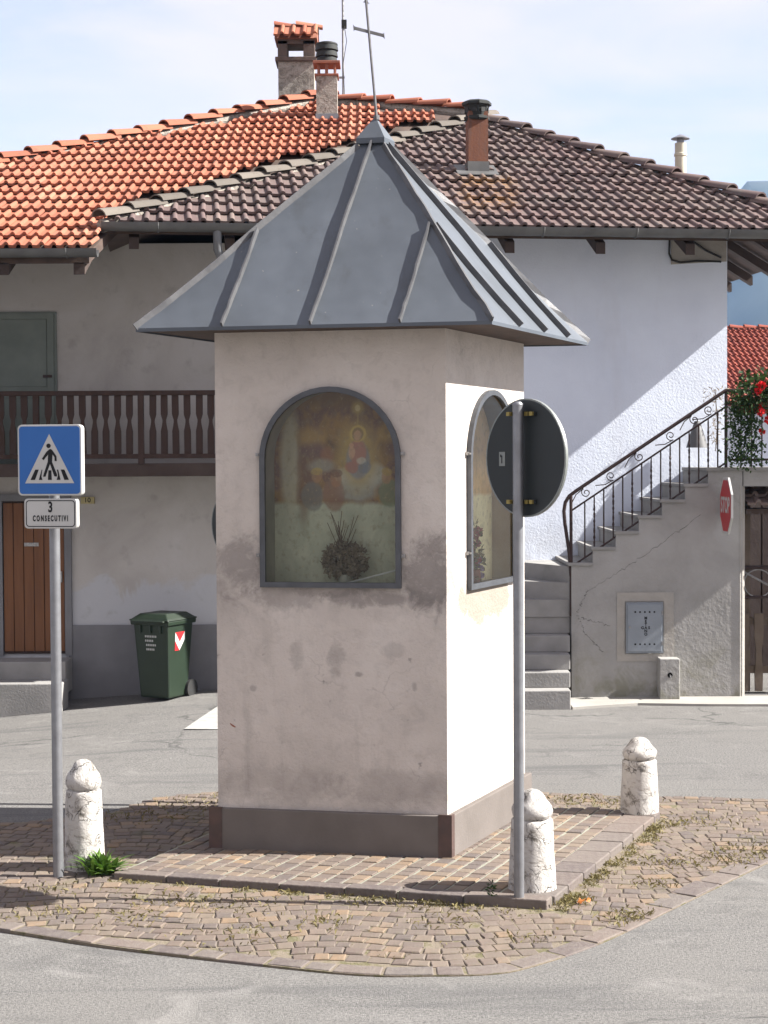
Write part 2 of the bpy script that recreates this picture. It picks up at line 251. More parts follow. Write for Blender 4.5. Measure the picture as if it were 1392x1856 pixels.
simple('gate_wood', (.09, .068, .05), (.14, .11, .085), 6, .9, 0, .4, 30)
simple('iron_paint', (0.0225, 0.011, 0.01), (0.035, 0.015, 0.0125), 18, .55, .2, .15, 60)
simple('cabinet_paint', (0.225, 0.2513, 0.2812), (0.1875, 0.21, 0.2363), 4, .55, .1, .08, 60)
simple('black_paint', (.008, .008, .009), None, 10, .9, 0, 0)
simple('sign_white', (0.45, 0.45, 0.435), (0.4125, 0.4125, 0.3975), 6, .4, 0, 0)
simple('sign_blue', (0.0100, 0.1050, 0.3600), (0.0090, 0.0950, 0.3300), 5, .4, 0, 0)
simple('sign_red', (.42, .02, .025), (.36, .018, .022), 5, .45, 0, 0)
simple('sign_back', (0.0180, 0.0228, 0.0240), (0.0144, 0.0186, 0.0198), 5, .6, .1, .05, 60)
simple('sign_edge', (0.2310, 0.2475, 0.2365), None, 10, .5, .3, 0)
simple('clamp_brass', (.34, .27, .08), (.20, .15, .05), 30, .45, .6, 0)
simple('plaque_cream', (.42, .36, .18), None, 10, .7, 0, 0)
m = NT('whitewash'); n1 = m.noise(7, 7, .7, .8); n2 = m.noise(30, 5, .7)
c = m.ramp(n1, [(.35, (.09, .082, .07)), (.42, (.27, .25, .225)), (.48, (.42, .40, .375)), (.8, (.50, .485, .46))])
ck = m.n('ShaderNodeTexVoronoi', feature='DISTANCE_TO_EDGE'); ck.inputs['Scale'].default_value = 17
mpv = m.n('ShaderNodeMapping'); mpv.inputs['Scale'].default_value = (1, 1, .55); nd = m.n('ShaderNodeTexNoise'); nd.inputs['Scale'].default_value = 14; m.l(m.co, nd.inputs['Vector'])
vmx = m.n('ShaderNodeMix', data_type='VECTOR'); vmx.inputs[0].default_value = .14; m.l(m.co, vmx.inputs[4]); m.l(nd.outputs['Color'], vmx.inputs[5]); m.l(vmx.outputs[1], mpv.inputs[0]); m.l(mpv.outputs[0], ck.inputs['Vector'])
crk = m.math('MULTIPLY', m.rng(ck.outputs['Distance'], .035, .0), m.rng(m.noise(5, 3), .44, .52)); c = m.mix(m.math('MULTIPLY', crk, .9), c, (.06, .055, .045))
m.col(c).rough(.9).bump(m.math('SUBTRACT', m.math('ADD', m.math('MULTIPLY', n2, .5), n1), crk), .8, .018)
m = NT('bin_green'); m.col(m.ramp(m.noise(6, 3), [(.3, (0.0093, 0.0200, 0.0099)), (.7, (0.0119, 0.0242, 0.0126))])).rough(.5).bump(m.noise(50, 2), .05, .004)
simple('bin_lid', (0.0106, 0.0202, 0.0115), (0.0144, 0.0250, 0.0144), 6, .5, 0, .05, 50)
simple('rubber', (.018, .018, .018), None, 10, .8, 0, 0)
simple('lamp_grey', (0.1000, 0.1000, 0.1050), None, 6, .6, 0, 0)
simple('road_paint', (0.3600, 0.3600, 0.3420), (0.2592, 0.2556, 0.2412), 9, .85, 0, .3, 60)
def leafmat(name, a, b):
    m = NT(name); c = m.ramp(m.attr('tint'), [(0, a), (1, b)]); m.col(c).rough(.65, 0, .3)
    try: m.b.inputs['Subsurface Weight'].default_value = 0
    except Exception: pass
    tl = m.n('ShaderNodeBsdfTranslucent'); m.l(c, tl.inputs[0]); ms = m.n('ShaderNodeMixShader'); ms.inputs[0].default_value = .25
    m.l(m.b.outputs[0], ms.inputs[1]); m.l(tl.outputs[0], ms.inputs[2]); m.l(ms.outputs[0], m.out.inputs[0])
leafmat('weed_leaf', (0.056, 0.128, 0.016), (0.12, 0.208, 0.036)); leafmat('dry_grass', (.19, .155, .07), (.13, .115, .042)); leafmat('geranium_leaf', (0.016, 0.04, 0.0104), (0.044, 0.08, 0.02))
leafmat('geranium_red', (.55, .012, .015), (.68, .03, .03)); leafmat('dried_flower', (.20, .155, .115), (.36, .30, .22)); leafmat('rose_pink', (.42, .10, .115), (.55, .22, .2)); leafmat('violet', (.24, .15, .34), (.38, .28, .46))
leafmat('arr_leaf', (.13, .16, .07), (.28, .24, .12)); leafmat('dead_leaf', (.40, .13, .03), (.5, .19, .05))
m = NT('mountain_rock'); n1 = m.noise(.004, 9, .62, .4); c = m.ramp(n1, [(.35, (.018, .03, .02)), (.55, (.03, .04, .028)), (.64, (.08, .08, .08)), (.78, (.14, .14, .14))]); m.col(c).rough(.95)

# ------------------------------------------------------------------ mesh helper
class MB:
    def __init__(s): s.v = []; s.f = []; s.t = []
    def add(s, vs, fs, tint=None):
        o = len(s.v); s.v += [tuple(p) for p in vs]; s.f += [tuple(i+o for i in f) for f in fs]
        s.t += [tint if tint is not None else 0.]*len(vs); return s
    def box(s, x0, x1, y0, y1, z0, z1, mtx=None, tint=None):
        vs = [Vector(p) for p in ((x0, y0, z0), (x1, y0, z0), (x1, y1, z0), (x0, y1, z0), (x0, y0, z1), (x1, y0, z1), (x1, y1, z1), (x0, y1, z1))]
        if mtx: vs = [mtx @ p for p in vs]
        return s.add(vs, [(3, 2, 1, 0), (4, 5, 6, 7), (0, 1, 5, 4), (1, 2, 6, 5), (2, 3, 7, 6), (3, 0, 4, 7)], tint)
    def prism(s, base, off, tint=None):      # planar polygon (list of Vectors) extruded by off
        n = len(base); vs = [Vector(p) for p in base]+[Vector(p)+Vector(off) for p in base]
        return s.add(vs, [tuple(range(n-1, -1, -1)), tuple(range(n, 2*n))]+[(i, (i+1) % n, n+(i+1) % n, n+i) for i in range(n)], tint)
    def poly(s, pts, tint=None): return s.add(pts, [tuple(range(len(pts)))], tint)
    def tube(s, path, r, n=8, cap=True, closed=False, sq=False, twist=0):
        path = [Vector(p) for p in path]; rings = []; prev = None; m = len(path)
        for i, p in enumerate(path):
            a = path[(i-1) % m] if (i > 0 or closed) else p; b = path[(i+1) % m] if (i < m-1 or closed) else p
            d = (b-a).normalized()
            if prev is None:
                h = Vector((0, 0, 1)) if abs(d.z) < .9 else Vector((1, 0, 0)); u = d.cross(h).normalized()
            else:
                u = (prev-d*prev.dot(d)).normalized()
            prev = u; w_ = d.cross(u); rr = r[i] if isinstance(r, (list, tuple)) else r
            rings.append([p+(u*math.cos(2*math.pi*k/n+twist*i)+w_*math.sin(2*math.pi*k/n+twist*i))*rr for k in range(n)])
        vs = [q for g in rings for q in g]; fs = []
        for i in range(m if closed else m-1):
            j = (i+1) % m
            fs += [(i*n+k, i*n+(k+1) % n, j*n+(k+1) % n, j*n+k) for k in range(n)]
        if cap and not closed: fs += [tuple(range(n-1, -1, -1)), tuple((m-1)*n+k for k in range(n))]
        return s.add(vs, fs)
    def lathe(s, prof, n=20, c=(0, 0, 0), wob=0, seed=0, tilt=(0, 0)):
        vs = []; c = Vector(c)
        for j, (r, z) in enumerate(prof):
            for k in range(n):
                a = 2*math.pi*k/n; p = Vector((r*math.cos(a), r*math.sin(a), z))
                if wob and r > .001:
                    q = noise.noise_vector(p*9+Vector((seed*7.1, seed*3.3, 0)))+.5*noise.noise_vector(p*23+Vector((seed, 0, 5))); p += Vector((q.x, q.y, q.z*.6))*wob
                p.x += tilt[0]*p.z; p.y += tilt[1]*p.z
                vs.append(c+p)
        fs = [(j*n+k, j*n+(k+1) % n, (j+1)*n+(k+1) % n, (j+1)*n+k) for j in range(len(prof)-1) for k in range(n)]
        fs += [tuple(range(n-1, -1, -1)), tuple((len(prof)-1)*n+k for k in range(n))]
        return s.add(vs, fs)
    def mesh(s, name, mat, smooth=False, bevel=0):
        me = bpy.data.meshes.new(name); me.from_pydata(s.v, [], s.f); me.update()
        if any(s.t):
            at = me.attributes.new('tint', 'FLOAT', 'POINT'); at.data.foreach_set('value', s.t)
        me.materials.append(MATS[mat])
        if smooth:
            me.shade_smooth()
            if smooth != 'all': me.set_sharp_from_angle(angle=R(smooth if smooth is not True else 40))
        return me
    def build(s, name, mat, parent=None, smooth=False, bevel=0, loc=None, mtx=None):
        me = s.mesh(name, mat, smooth); o = bpy.data.objects.new(name, me); C.objects.link(o); o.parent = parent
        if loc is not None: o.location = loc
        if mtx is not None: o.matrix_local = mtx
        if bevel:
            b = o.modifiers.new('bevel', 'BEVEL'); b.width = bevel; b.segments = 2; b.limit_method = 'ANGLE'; b.angle_limit = R(40)
        return o
def tag(o, label=None, cat=None, group=None, kind=None):
    if label: o['label'] = label
    if cat: o['category'] = cat
    if group: o['group'] = group
    if kind: o['kind'] = kind
    return o
def thing(name, loc, label, cat, rz=0, group=None):
    o = bpy.data.objects.new(name, None); C.objects.link(o); o.location = loc; o.rotation_euler = (0, 0, rz); o.empty_display_size = .2
    return tag(o, label, cat, group)
def inst(name, me, parent, mtx):
    o = bpy.data.objects.new(name, me); C.objects.link(o); o.parent = parent; o.matrix_local = mtx; return o
def V(*a): return Vector(a)
def text_mesh(txt, size, mat, bold=0, align='CENTER', xs=1.0, spacing=1.0, extrude=.0008):
    cu = bpy.data.curves.new('lettering', 'FONT'); cu.body = txt; cu.size = size; cu.align_x = align; cu.align_y = 'CENTER'; cu.offset = bold; cu.extrude = extrude; cu.space_character = spacing
    o = bpy.data.objects.new('tmp', cu); C.objects.link(o); bpy.context.view_layer.update()
    me = bpy.data.meshes.new_from_object(o.evaluated_get(bpy.context.evaluated_depsgraph_get())); bpy.data.objects.remove(o)
    if xs != 1: me.transform(Matrix.Diagonal((xs, 1, 1, 1)))
    me.materials.clear(); me.materials.append(MATS[mat]); return me
UPRIGHT = Matrix.Rotation(R(90), 4, 'X')     # text in xy-plane -> stands in xz-plane facing -y
def put(name, me, parent, mtx): return inst(name, me, parent, mtx)

# ================================================================== SETTING
def gz(x, y):    # gentle fall towards the left house front
    return -.085*max(0, -x-1.9)*max(0, min(1, (y-12.5)/3))*max(0, min(1, (20-y)/2))
mb = MB(); xs = [-400, -120, -40, -14]+[-8+.5*i for i in range(34)]+[12, 30, 120, 400]; ys = [-100, -10, 0, 4]+[6+.5*i for i in range(30)]+[22, 26, 35, 60, 140, 400, 1500]
for y in ys:
    for x in xs: mb.v.append((x, y, gz(x, y))); mb.t.append(0)
nx = len(xs)
for j in range(len(ys)-1):
    for i in range(nx-1): mb.f.append((j*nx+i, j*nx+i+1, (j+1)*nx+i+1, (j+1)*nx+i))
tag(mb.build('asphalt_road', 'asphalt', smooth='all'), kind='structure')

# ---- far mountain
mb = MB(); nxm, nym = 90, 40
def crest(x):
    pts = [(-400, 40), (0, 60), (225, 160), (348, 262), (430, 285), (760, 270), (1000, 240), (1400, 200), (2000, 150)]
    for (a, ha), (b_, hb) in zip(pts, pts[1:]):
        if a <= x <= b_: t_ = (x-a)/(b_-a); return ha+(hb-ha)*t_*t_*(3-2*t_)
    return 60
for j in range(nym):
    for i in range(nxm):
        x = -400+i*26; y = 950+j*26; t_ = (y-1500)/(520 if y < 1500 else 480)
        h = crest(x)*max(0, 1-abs(t_))**1.15; h += .16*h*noise.fractal(V(x/120, y/120, 3), 1, 2.1, 7)+.10*h*noise.fractal(V(x/45, y/160, 9), 1, 2.1, 4)
        mb.v.append((x, y, h-2)); mb.t.append(0)
for j in range(nym-1):
    for i in range(nxm-1): mb.f.append((j*nxm+i, j*nxm+i+1, (j+1)*nxm+i+1, (j+1)*nxm+i))
tag(mb.build('mountain', 'mountain_rock', smooth='all'), kind='structure')

# ---- paved island
def inside(p, poly):
    x, y = p; c = False; n = len(poly)
    for i in range(n):
        x1, y1 = poly[i]; x2, y2 = poly[(i+1) % n]
        if (y1 > y) != (y2 > y) and x < (x2-x1)*(y-y1)/(y2-y1)+x1: c = not c
    return c
def catmull(pts, n=10):
    o = []
    for i in range(len(pts)-1):
        p0 = pts[max(0, i-1)]; p1 = pts[i]; p2 = pts[i+1]; p3 = pts[min(len(pts)-1, i+2)]
        for k in range(n):
            t = k/n
            o.append(tuple(.5*(2*p1[a]+(p2[a]-p0[a])*t+(2*p0[a]-5*p1[a]+4*p2[a]-p3[a])*t*t+(3*p1[a]-p0[a]-3*p2[a]+p3[a])*t**3) for a in range(2)))
    o.append(tuple(pts[-1])); return o
front = catmull([(-3.9, 9.55), (-3.0, 9.22), (-2.07, 8.80), (-1.43, 8.48), (-.55, 8.14), (-.1, 8.0), (.21, 7.99), (.5, 8.01), (.71, 8.12), (1.12, 8.53), (1.68, 9.28), (2.38, 10.23), (2.95, 11.0), (3.6, 12.0)], 8)
back = [(3.55, 12.12), (2.83, 12.16), (1.07, 12.42), (-.4, 12.6), (-1.3, 12.5), (-1.66, 12.3), (-1.96, 11.75), (-2.5, 11.45), (-3.9, 11.3)]
island = front+back
def iz(x): return .006+.014*max(0, min(1, (.9-x)/2.6))
PFL, PFR, PBR, PBL = V(-1.634, 9.86, 0), V(.905, 9.16, 0), V(1.915, 11.50, 0), V(-.64, 12.22, 0)
plat = [(p.x, p.y) for p in (PFL, PFR, PBR, PBL)]
mb = MB(); n = len(island); mb.add([(x, y, iz(x)-.002) for x, y in island]+[(x, y, -.1) for x, y in island], [tuple(range(n))]+[(i, n+i, n+(i+1) % n, (i+1) % n) for i in range(n)])
isl = mb.build('paved_island', 'joint_sand'); tag(isl, kind='structure')
def stone(cx, cy, wx, wy, rot, z, jit, hgt=.014, tint=None, rnd=random, inset=.15):
    tp = []; bt = []
    for sx, sy in ((-1, -1), (1, -1), (1, 1), (-1, 1)):
        x = sx*wx/2*(1+rnd.uniform(-jit, jit)); y = sy*wy/2*(1+rnd.uniform(-jit, jit))
        c_, s_ = math.cos(rot), math.sin(rot); k = 1-inset
        bt.append(V(x*c_-y*s_, x*s_+y*c_, -.03)); tp.append(V(x*k*c_-y*k*s_, x*k*s_+y*k*c_, hgt+rnd.uniform(-.003, .003)))
    md = [b.lerp(t, .0)+V(0, 0, .03+hgt*.45) for b, t in zip(bt, tp)]
    vs = bt+md+tp
    fs = [(8, 9, 10, 11)]+[(i, (i+1) % 4, 4+(i+1) % 4, 4+i) for i in range(4)]+[(4+i, 4+(i+1) % 4, 8+(i+1) % 4, 8+i) for i in range(4)]
    return vs, fs
cob = []
def edge_dist(p):
    d = 9
    for i in range(len(front)-1):
        a = Vector(front[i]); b = Vector(front[i+1]); q = Vector(p); t = max(0, min(1, (q-a).dot(b-a)/(b-a).length_squared)); d = min(d, (q-a-(b-a)*t).length)
    return d
row = 0; y = 7.9
def arc(x): return .055*math.cos((x+.35)*2*math.pi/1.25)
while y < 12.7:
    x = -4.1+random.uniform(0, .1)
    while x < 3.7:
        wd = random.uniform(.072, .118); cx = x+wd/2; cy = y+arc(cx)+.05*noise.noise(V(cx*1.3, y*1.3, 0)); x += wd
        p = (cx, cy)
        if not inside(p, island) or edge_dist(p) < .145 or min((Vector(p)-Vector(q)).length for q in back) < .05: continue
        if inside(p, [(PFL.x-.06, PFL.y-.06), (PFR.x+.06, PFR.y-.09), (PBR.x+.09, PBR.y), (PBL.x-.06, PBL.y+.06)]): continue
        if random.random() < .015: continue
        cob.append((cx, cy, wd*.93, random.uniform(.086, .101), math.atan(-.055*2*math.pi/1.25*math.sin((cx+.35)*2*math.pi/1.25))*.8+random.uniform(-.07, .07), random.random()))
    y += .107
def vis(c):     # nearest stones in front of the lens show largest
    x, y = c[0], c[1]
    return y + (100 if abs(x/y) > .235 else 0)
cob.sort(key=vis)
rest = MB()
for i, (cx, cy, wx, wy, rot, tn) in enumerate(cob):
    vs, fs = stone(cx, cy, wx, wy, rot, 0, .11, hgt=random.uniform(.002, .008))
    if i < 300:
        b = MB(); b.add(vs, fs, .001+tn); b.build('cobble', 'porphyry', isl, loc=(cx, cy, iz(cx)))
    else: rest.add([p+V(cx, cy, iz(cx)) for p in vs], fs, .001+tn)
tag(rest.build('far_cobbles', 'porphyry', isl), kind='stuff')
# border slabs following the island's front edge
d = [0]
for i in range(1, len(front)): d.append(d[-1]+(Vector(front[i])-Vector(front[i-1])).length)
def along(s):
    s = max(0, min(d[-1]-1e-4, s))
    for i in range(1, len(d)):
        if d[i] >= s:
            t = (s-d[i-1])/(d[i]-d[i-1]); a = Vector(front[i-1]).lerp(Vector(front[i]), t); tg = (Vector(front[i])-Vector(front[i-1])).normalized(); return a, tg
s = .0
while s < d[-1]-.1:
    ln = random.choice((.15, .2, .26, .32, .38)) if s < 4.6 else random.uniform(.24, .34)
    ln = min(ln, d[-1]-s); wd = .125 if s < 6 else .16; pts = []
    for k in range(4):
        a, tg = along(s+.008+(ln-.016)*k/3); pts.append((a, V(-tg.y, tg.x, 0)))
    j = [random.uniform(-.006, .006) for _ in range(2)]
    base = [V(a.x, a.y, 0)+nn*(.004+j[0]) for a, nn in pts]+[V(a.x, a.y, 0)+nn*(wd+j[1]) for a, nn in reversed(pts)]
    c0 = sum(base, V(0, 0, 0))/len(base); hz = iz(c0.x)*.8+random.uniform(.003, .008)
    b = MB(); b.prism([p-c0+V(0, 0, -.05) for p in base], (0, 0, .05+hz), .001+random.random()); b.build('border_slab', 'kerb_stone', isl, bevel=.006, loc=c0)
    s += ln
# ---- raised platform round the shrine
ZP = .058
eu = (PFR-PFL).normalized(); ev = (PBR-PFR).normalized(); LU = (PFR-PFL).length; LV = (PBR-PFR).length
mb = MB(); mb.prism([p+V(0, 0, -.05) for p in (PFL+eu*.01+ev*.01, PFR-eu*.01+ev*.01, PBR-eu*.01-ev*.01, PBL+eu*.01-ev*.01)], (0, 0, .05+ZP-.008))
pf = mb.build('shrine_platform', 'mortar'); tag(pf, kind='structure')
def PP(a, b, z=0): q = PFL+eu*a+ev*b; return V(q.x, q.y, z)
# kerb slabs: front and right edges (and left)
def slab(a0, a1, b0, b1, top, mat='kerb_stone'):
    pts = [PP(a0, b0), PP(a1, b0), PP(a1, b1), PP(a0, b1)]; c0 = sum(pts, V(0, 0, 0))/4
    b = MB(); b.prism([p-c0+V(random.uniform(-.003, .003), random.uniform(-.003, .003), -.06) for p in pts], (0, 0, .06+top), .001+random.random()); b.build('kerb_slab', mat, pf, bevel=.007, loc=c0)
a = .0
while a < LU-.005:
    ln = random.uniform(.28, .42); ln = LU-a if LU-a-ln < .15 else ln; slab(a+.006, a+ln-.006, -.005, .10, ZP+random.uniform(-.002, .004)); a += ln
b_ = .10
while b_ < LV:
    ln = min(random.uniform(.24, .36), LV-b_); slab(LU-.21, LU+.004, b_+.006, b_+ln-.006, ZP+random.uniform(-.002, .003)); b_ += ln
# shrine plan
TH, VD = R(11), R(66.5)
u = V(-math.cos(TH), math.sin(TH), 0); v = V(math.cos(VD), math.sin(VD), 0)
A = V(.385, 10.23, 0); B = A+u*1.48; D = A+v*1.5; E_ = B+v*1.5
foot = [(A+(-u-v)*.02), (B+(u-v)*.02), (E_+(u+v)*.02), (D+(v-u)*.02)]; foot = [(p.x, p.y) for p in foot]
# bricks of the platform
pv = []
a = .02
while a < LU-.23:
    wa = random.uniform(.098, .112); b_ = .115+random.uniform(-.03, .0)
    while b_ < LV-.03:
        lb = random.uniform(.085, .12); ca, cb = a+wa/2, b_+lb/2; q = PP(ca, cb)
        if not inside((q.x, q.y), foot): pv.append((ca, cb, wa, lb))
        b_ += lb
    a += wa
pv.sort(key=lambda p: PP(p[0], p[1]).y + (50 if (PP(p[0], p[1]).x < -.9 and PP(p[0], p[1]).y > 11) else 0)); rest = MB()
for i, (ca, cb, wa, lb) in enumerate(pv):
    pts = [PP(ca-wa/2+.008, cb-lb/2+.004), PP(ca+wa/2-.008, cb-lb/2+.004), PP(ca+wa/2-.008, cb+lb/2-.004), PP(ca-wa/2+.008, cb+lb/2-.004)]
    c0 = sum(pts, V(0, 0, 0))/4; q = [p-c0 for p in pts]; q = [p+V(random.uniform(-.004, .004), random.uniform(-.003, .003), 0) for p in q]
    top = ZP+random.uniform(-.004, .002); vs = [p+V(0, 0, .02) for p in q]+[p+V(0, 0, top-.004) for p in q]+[p*.9+V(0, 0, top) for p in q]
    fs = [(8, 9, 10, 11)]+[(i, (i+1) % 4, 4+(i+1) % 4, 4+i) for i in range(4)]+[(4+i, 4+(i+1) % 4, 8+(i+1) % 4, 8+i) for i in range(4)]
    tn = .001+random.random()
    if i < 300: bb = MB(); bb.add(vs, fs, tn); bb.build('paving_brick', 'porphyry', pf, loc=c0)
    else: rest.add([p+c0 for p in vs], fs, tn)
if rest.v: tag(rest.build('far_paving_bricks', 'porphyry', pf), kind='stuff')
# ---- concrete apron by the stairs, road marking
mb = MB(); mb.prism([V(x, y, -.1) for x, y in ((1.90, 16.68), (2.6, 16.95), (3.3, 16.85), (6.5, 16.7), (6.5, 17.45), (1.90, 17.45))], (0, 0, .125)); tag(mb.build('pavement', 'pavement_light'), kind='structure')
mb = MB(); pts = [(-1.9, 15.56), (-.2, 15.45), (-.1, 17.1), (-1.72, 17.08)]; mb.poly([(x, y, gz(x, y)+.005) for x, y in pts]); tag(mb.build('road_marking', 'road_paint'), kind='structure')

# ================================================================== SHRINE
sh = thing('wayside_shrine', (A.x, A.y, ZP), 'tall pale plaster wayside shrine with pointed grey metal roof and arched glazed niches', 'shrine')
S0 = Vector((A.x, A.y, 0)); UPZ = V(0, 0, ZP)
ZE = 3.345
def niche_face(mb, o, e, length, z0, z1, s0, s1, zb, zs, depth, nin):
    """outer face with arched opening, plus jambs; returns arch outline (face coords)"""
    r = (s1-s0)/2; cx = (s0+s1)/2
    arch = [(s0, zb), (s1, zb), (s1, zs)]+[(cx+r*math.cos(math.pi*k/24), zs+r*math.sin(math.pi*k/24)) for k in range(1, 24)]+[(s0, zs)]
    P = lambda s, z: o+e*s+V(0, 0, z-ZP)
    # wall face split in columns: left, right, below, above (above as fan strips)
    mb.poly([P(0, z0), P(s0, z0), P(s0, z1), P(0, z1)]); mb.poly([P(s1, z0), P(length, z0), P(length, z1), P(s1, z1)]); mb.poly([P(s0, z0), P(s1, z0), P(s1, zb), P(s0, zb)])
    top = arch[2:]
    for k in range(len(top)-1):
        (a0, b0), (a1, b1) = top[k], top[k+1]; mb.poly([P(a0, b0), P(a0, z1), P(a1, z1), P(a1, b1)][::-1])
    return arch, P
def jambs(mb, arch, P, depth, nin):
    n = len(arch)
    for k in range(n):
        a, b = arch[k], arch[(k+1) % n]; mb.poly([P(*a), P(*b), P(*b)+nin*depth, P(*a)+nin*depth])
nf = V(math.sin(TH), math.cos(TH), 0)         # inward normal of the front
nr = V(-math.sin(VD), math.cos(VD), 0)        # inward normal of the right side
wallm = MB(); zt = ZE+.06
Bf = B; ef = -u
archF, PF_ = niche_face(wallm, Bf-S0, ef, 1.48, 0, zt, .306, 1.186, 1.735, 2.53, .3, nf)
archR, PR_ = niche_face(wallm, A-S0, v, 1.5, 0, zt, .37, 1.25, 1.70, 2.53, .3, nr)
for p, q in ((D, E_), (E_, B)): wallm.poly([p-S0, q-S0, q-S0+V(0, 0, zt-ZP), p-S0+V(0, 0, zt-ZP)])
wl = wallm.build('wall', 'shrine_plaster', sh)
def niche(arch, P, nin, mural_mat, jamb_mat, depth, name):
    Q = P
    jm = MB(); jambs(jm, arch, Q, depth, nin); nb = jm.build('niche', jamb_mat, sh)
    s0 = min(a for a, b in arch); s1 = max(a for a, b in arch); z0 = min(b for a, b in arch); z1 = max(b for a, b in arch)
    me = bpy.data.meshes.new('painted_back'); me.from_pydata([tuple(Q(a, b)+nin*depth) for a, b in arch], [], [tuple(range(len(arch)))]); uvl = me.uv_layers.new(name='UVMap')
    for lp in me.loops:
        a, b = arch[lp.vertex_index]; uvl.data[lp.index].uv = ((a-s0)/(s1-s0), (b-z0)/(z1-z0))
    me.materials.append(MATS[mural_mat]); o = bpy.data.objects.new('painted_back', me); C.objects.link(o); o.parent = nb
    # window frame, pane, clamps
    cx = (s0+s1)/2; nn = -nin
    fr = MB(); pts = [Q(a, b)+nn*.016 for a, b in arch]; 
    # frame profile swept round the arch (rectangular section)
    n = len(arch); inn = []; outn = []
    cz = sum(b for a, b in arch)/n
    def off(k, dlt):
        a0 = Vector(arch[(k-1) % n]); a1 = Vector(arch[k]); a2 = Vector(arch[(k+1) % n]); t1 = (a1-a0).normalized(); t2 = (a2-a1).normalized()
        n1 = Vector((t1.y, -t1.x)); n2 = Vector((t2.y, -t2.x)); nn2 = (n1+n2); nn2 = nn2/(nn2.length_squared/2) if nn2.length > .01 else n1
        q = a1+nn2*dlt; return (q.x, q.y)
    ring = []
    for k in range(n):
        o_ = off(k, .012); i_ = off(k, -.022); ring.append((Q(*o_)+nn*.002, Q(*o_)+nn*.032, Q(*i_)+nn*.032, Q(*i_)+nn*.002))
    vs = [p for r_ in ring for p in r_]; fs = []
    for k in range(n):
        j = (k+1) % n
        for c_ in range(4): fs.append((k*4+c_, j*4+c_, j*4+(c_+1) % 4, k*4+(c_+1) % 4))
    fr.add(vs, fs); fo = fr.build('window_frame', 'frame_metal', sh)
    pm = MB(); pm.poly([Q(*off(k, -.02))+nn*.012 for k in range(n)]); pm.build('pane', 'glass', fo)
    for s_ in (s0-.022, s1+.022):
        for z_ in (2.56, 1.925):
            cb = MB(); ex = (P(1, 0)-P(0, 0)); mt = Matrix((( ex.x, nn.x, 0, 0), (ex.y, nn.y, 0, 0), (ex.z, nn.z, 1, 0), (0, 0, 0, 1))); mt.translation = Q(s_, z_)
            cb.box(-.016, .016, 0, .02, -.011, .011, mt); cb.box(-.006, .006, .02, .034, -.006, .006, mt); cb.build('clamp', 'bolt_steel', fo)
    return Q
QF = niche(archF, PF_, nf, 'mural_front', 'niche_pale', .30, 'front')
QR = niche(archR, PR_, nr, 'mural_side', 'niche_ochre', .15, 'side')
# plinth band with dark corner strips
def outset(o): return [A+(-u-v)*o, B+(u-v)*o, E_+(u+v)*o, D+(v-u)*o]
pm = MB(); pm.prism([p-S0+V(0, 0, -.03) for p in outset(.038)], (0, 0, .285)); po = pm.build('plinth', 'plinth_cement', sh, bevel=.006)
for base_, e1, e2 in ((A, u, v), (B, -u, v), (E_, -u, -v)):
    sm = MB(); c0 = base_-(e1+e2)*.042-S0
    sm.prism([c0+V(0, 0, -.025), c0+e1*.085+V(0, 0, -.025), c0+e1*.085+e2*.012+V(0, 0, -.025), c0+e1*.012+e2*.012+V(0, 0, -.025), c0+e1*.012+e2*.05+V(0, 0, -.025), c0+e2*.05+V(0, 0, -.025)], (0, 0, .288)); sm.build('corner_strip', 'corner_strip', po)
# orange paint spot on the front wall
om = MB(); cc = B+ef*.10-S0+V(0, 0, .855-.07)-nf*.003
om.poly([cc+ef*x+V(0, 0, z) for x, z in ((-.02, .012), (-.005, .004), (.02, -.012), (.016, -.018), (0, -.012), (-.014, 0))]); om.build('paint_spot', 'terracotta_plain', wl)
# roof
Cc = V(.648, 9.864, 0); Lc = Cc+u*2.222; Rc = Cc+v*2.0; Kc = Lc+Rc-Cc
APX = 4.675-ZE
def prof(t):   # t 0..1 eave to apex: slight kick at the eave
    return t-.012*math.sin(math.pi*min(1, t/.5))*(1 if t < .5 else 0)
rootm = MB(); zE = ZE-ZP
def rpt(P0, P1, P3, a, b, lift=0):   # P0->P1 eave, P3-P1 inward direction; b in 0..0.5
    q = P0+(P1-P0)*a+(P3-P1)*b-S0; return V(q.x, q.y, zE+prof(2*b)*APX)
faces = [(Lc, Cc, Rc), (Cc, Rc, Kc), (Rc, Kc, Lc), (Kc, Lc, Cc)]
und = MB()     # timber underside
zs_ = zE-.03
lo = [p-S0 for p in (Lc, Cc, Rc, Kc)]; cen = sum(lo, V(0, 0, 0))/4
und.add([p.lerp(cen, .02)+V(0, 0, zE+.004) for p in lo]+[p.lerp(cen, .02)+V(0, 0, zE-.014) for p in lo], [(0, 1, 2, 3), (7, 6, 5, 4), (0, 4, 5, 1), (1, 5, 6, 2), (2, 6, 7, 3), (3, 7, 4, 0)])
roof = und.build('roof', 'soffit_wood', sh)
